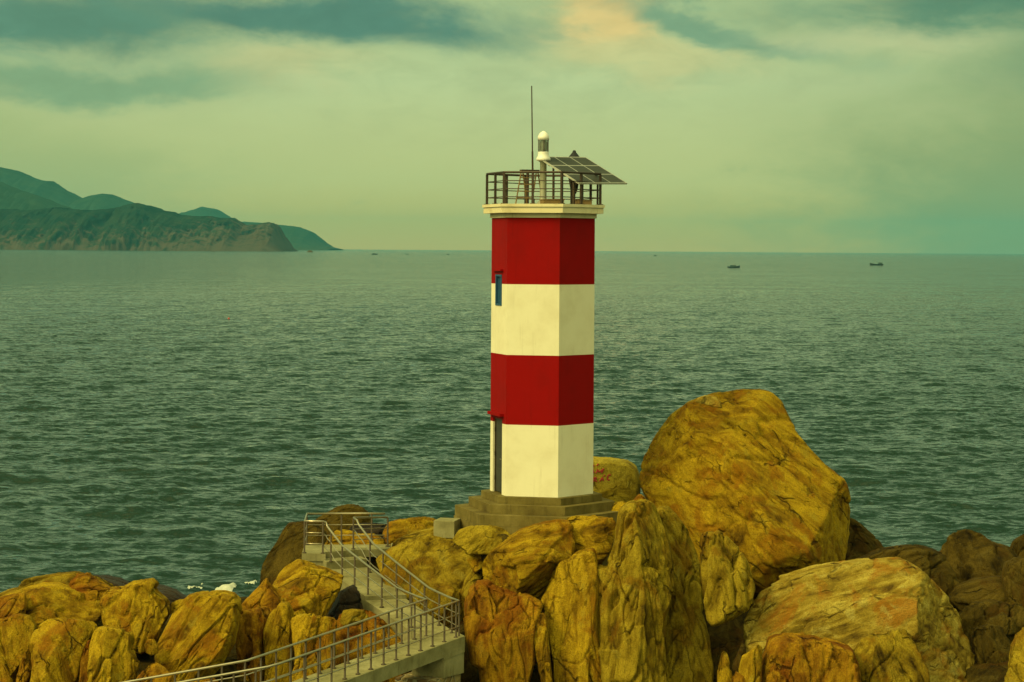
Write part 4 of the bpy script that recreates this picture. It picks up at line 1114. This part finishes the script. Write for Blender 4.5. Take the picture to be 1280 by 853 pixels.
R('small dark boulder on the skyline at the right edge', [(1263, 690), (1270, 678), (1284, 671), (1312, 674), (1325, 740), (1315, 800), (1262, 800), (1255, 720)], 67.5, T=0.8, pal='dark', grain=0)
R('small brown stone in the hollow at the right', [(1228, 790), (1238, 774), (1254, 768), (1267, 775), (1270, 789), (1250, 796)], 61.3, T=0.4, pal='dark', grain=30, cell=0.4)
R('rusty dark boulder right of the broad pale boulder', [(1213, 800), (1220, 785), (1240, 782), (1260, 789), (1271, 800), (1264, 830), (1258, 905), (1220, 905), (1222, 828)], 60.0, T=0.8, pal='dark', grain=-15)
R('grey pointed boulder in the bottom right corner', [(1253, 905), (1260, 845), (1267, 808), (1276, 793), (1288, 788), (1312, 796), (1318, 905)], 58.4, T=0.8, pal='olive', grain=-20)

# red brush letters on the pale boulder
me = H1.data
bv = BVHTree.FromPolygons([H1.location + v.co for v in me.vertices], [tuple(p.vertices) for p in me.polygons])
strokes = [[(150, 330), (165, 275), (185, 335)], [(155, 312), (181, 308)], [(158, 250), (176, 232), (190, 248)], [(222, 240), (246, 214)],
           [(215, 342), (234, 288), (252, 325), (322, 276), (285, 338)],
           [(174, 458), (186, 400), (213, 400), (219, 414), (190, 427), (226, 452)], [(262, 447), (300, 395), (310, 442)], [(276, 424), (308, 421)], [(318, 380), (332, 366)],
           [(412, 362), (390, 360), (368, 384), (364, 410), (376, 430), (396, 428)]]
bm = bmesh.new()
camp = Vector((0, 0, CAMZ))
for st in strokes:
    dense = []
    for a, b in zip(st[:-1], st[1:]):
        for k in range(6):
            dense.append((a[0] + (b[0] - a[0]) * k / 6, a[1] + (b[1] - a[1]) * k / 6))
    dense.append(st[-1])
    pts = []
    for x, y in dense:
        q = P(725 + x / 10.667, 560 + y / 10.667, 60)
        hit = bv.ray_cast(camp, (q - camp).normalized())
        if hit[0] is not None: pts.append(hit[0] - H1.location + hit[1] * 0.004 * (1 if hit[1].y < 0 else -1))
    if len(pts) > 2: add_tube(bm, pts, 0.024, 6)
bm_obj('painted_letters', bm, M_letter, H1)

# ================================================================ SURF, ISLET, BOATS, BUOY
t = NT('white_foam')
tc = t.n('ShaderNodeTexCoord').outputs['Object']
t.principled(t.mix(t.noise(tc, 3, 6), (0.30, 0.36, 0.26), (0.72, 0.70, 0.58)), 0.7, 0, t.bump(t.noise(tc, 4, 6), 0.6, 0.1))
M_foam = t.m
fx = np.arange(-13.5, -8.2, 0.06); fy = np.arange(79.0, 93.0, 0.14)
FX, FY = np.meshgrid(fx, fy)
fp = np.stack([FX.ravel(), FY.ravel(), 0 * FX.ravel()], 1).astype(np.float32)
lace = fbm(fp * np.array([1.6, 0.8, 1], np.float32), 5, 91, 0.65).reshape(FX.shape)
dsh = np.hypot((FX + 10.6) / 1.7, (FY - 83.6) / 3.4)          # thickest where the swell meets the rocks
dens = lace - 0.50 * dsh + 0.13 + 0.25 * np.exp(-(((FX + 10.05) / 0.45) ** 2 + ((FY - 83.3) / 0.9) ** 2))
FZ = 0.10 + np.clip(dens, 0, 0.5) * 0.45 + 0.06 * fbm(fp * 4, 3, 95).reshape(FX.shape) * np.clip(dens * 4, 0, 1)
FZ += 0.22 * np.exp(-(((FX + 10.05) / 0.45) ** 2 + ((FY - 83.6) / 0.9) ** 2))
keep = dens > 0.02
ix = np.arange(FX.size).reshape(FX.shape)
kq = keep[:-1, :-1] & keep[1:, :-1] & keep[:-1, 1:] & keep[1:, 1:]
fq = np.stack([ix[:-1, :-1][kq], ix[:-1, 1:][kq], ix[1:, 1:][kq], ix[1:, :-1][kq]], -1)
used = np.unique(fq); remap = np.full(FX.size, -1); remap[used] = np.arange(len(used))
fv = np.stack([FX.ravel(), FY.ravel(), FZ.ravel()], 1)[used]
tag(link('foam', np_mesh('foam', fv, remap[fq]), M_foam), 'white surf breaking behind the egg shaped boulder', 'surf', kind='stuff')

rock('tiny dark islet off the tip of the headland', [(383, 316.5), (384, 315), (386, 313), (389, 313.2), (391, 315), (392, 316.5), (388, 317.5)], 7000, T=8, pal='dark', grain=60, lev=5, chunk=0, groove=0, cut=3, name='islet', cat='islet')

M_hull = simple_mat('boat_hull_paint', (0.012, 0.045, 0.05), 0.6)
M_cabin = simple_mat('boat_cabin_paint', (0.055, 0.13, 0.13), 0.6)
M_dist = simple_mat('boat_dark_wood', (0.02, 0.03, 0.025), 0.7)
def boat(label, px, py, L, face, kind):
    eye = CY + (px - CX) * ROLL
    Y = CAMZ * F / (py - eye)
    c = P(px, py, Y)
    root = empty('fishing_boat', (c.x, c.y, 0.0), 0 if face > 0 else PI)
    tag(root, label, 'boat', 'boats on the bay')
    n = 15; bm = bmesh.new(); rings = []
    for i in range(n):
        u = i / (n - 1); x = (u - 0.5) * L
        bw = L * 0.13 * max(0.03, math.sin(PI * min(1, (1 - u) * 1.15 + 0.0)) ** 0.6 if u > 0.13 else 0.8 + 0.2 * u / 0.13)
        sheer = L * (0.085 + 0.11 * u ** 3 + 0.03 * (1 - u) ** 3)
        rings.append([bm.verts.new((x, yy * bw, zz)) for yy, zz in ((-1, sheer), (-0.85, sheer * 0.35), (-0.45, -0.35), (0.45, -0.35), (0.85, sheer * 0.35), (1, sheer))])
    for a, b in zip(rings[:-1], rings[1:]):
        for k in range(6): bm.faces.new((a[k], a[(k + 1) % 6], b[(k + 1) % 6], b[k]))
    bm.faces.new(rings[0]); bm.faces.new(rings[-1][::-1])
    bm_obj('hull', bm, M_hull, root, bevel=0.0)
    bm = bmesh.new(); x0 = {0: -0.05, 1: -0.27}[kind] * L
    cl = {0: 0.48, 1: 0.30}[kind] * L
    add_box(bm, (x0, 0, L * 0.14), (cl, L * 0.17, L * 0.11)); cb = bm_obj('cabin', bm, M_cabin, root, bevel=0.05)
    bm = bmesh.new(); add_box(bm, (x0 - L * 0.02, 0, L * 0.208), (cl * 1.15, L * 0.20, L * 0.02)); bm_obj('roof', bm, M_cabin, cb)
    for sgn in (-1, 1):
        for k in range(3):
            bm = bmesh.new(); add_box(bm, (x0 + (k - 1) * cl * 0.3, sgn * L * 0.0865, L * 0.165), (cl * 0.18, 0.05, L * 0.04)); bm_obj('window', bm, M_dist, cb)
    bm = bmesh.new(); add_tube(bm, [(L * 0.2, 0, L * 0.08), (L * 0.2, 0, L * 0.34)], 0.05, 6); bm_obj('mast', bm, M_dist, root)
boat('small blue fishing boat, nearest one, right of the lighthouse', 917, 335.0, 9.6, 1, 0)
boat('long low fishing boat with raised bow farthest right on the bay', 1095.5, 332.0, 13.0, -1, 1)
boat('far dark boat nearest to the headland, left of the lighthouse', 468, 318.6, 13.5, 1, 0)
boat('tiny far boat midway between headland and lighthouse', 509, 318.3, 8.0, -1, 1)
boat('tiny far boat just left of the lighthouse tower', 560, 318.4, 8.0, 1, 0)
boat('faint boat near the horizon just right of the tower', 819, 320.3, 9.0, 1, 0)
q = P(286, 398.5, 1); Yb = CAMZ * F / (399.2 - (CY + (286 - CX) * ROLL))
c = P(286, 399, Yb)
by = empty('buoy', (c.x, Yb, 0)); tag(by, 'small red buoy floating on the open water at left', 'buoy')
bm = bmesh.new(); add_lathe(bm, [(0.10, -0.2), (0.20, 0.0), (0.20, 0.12), (0.14, 0.22), (0.04, 0.28), (0.03, 0.36)], n=14); bm_obj('float', bm, M_letter, by, smooth=True)
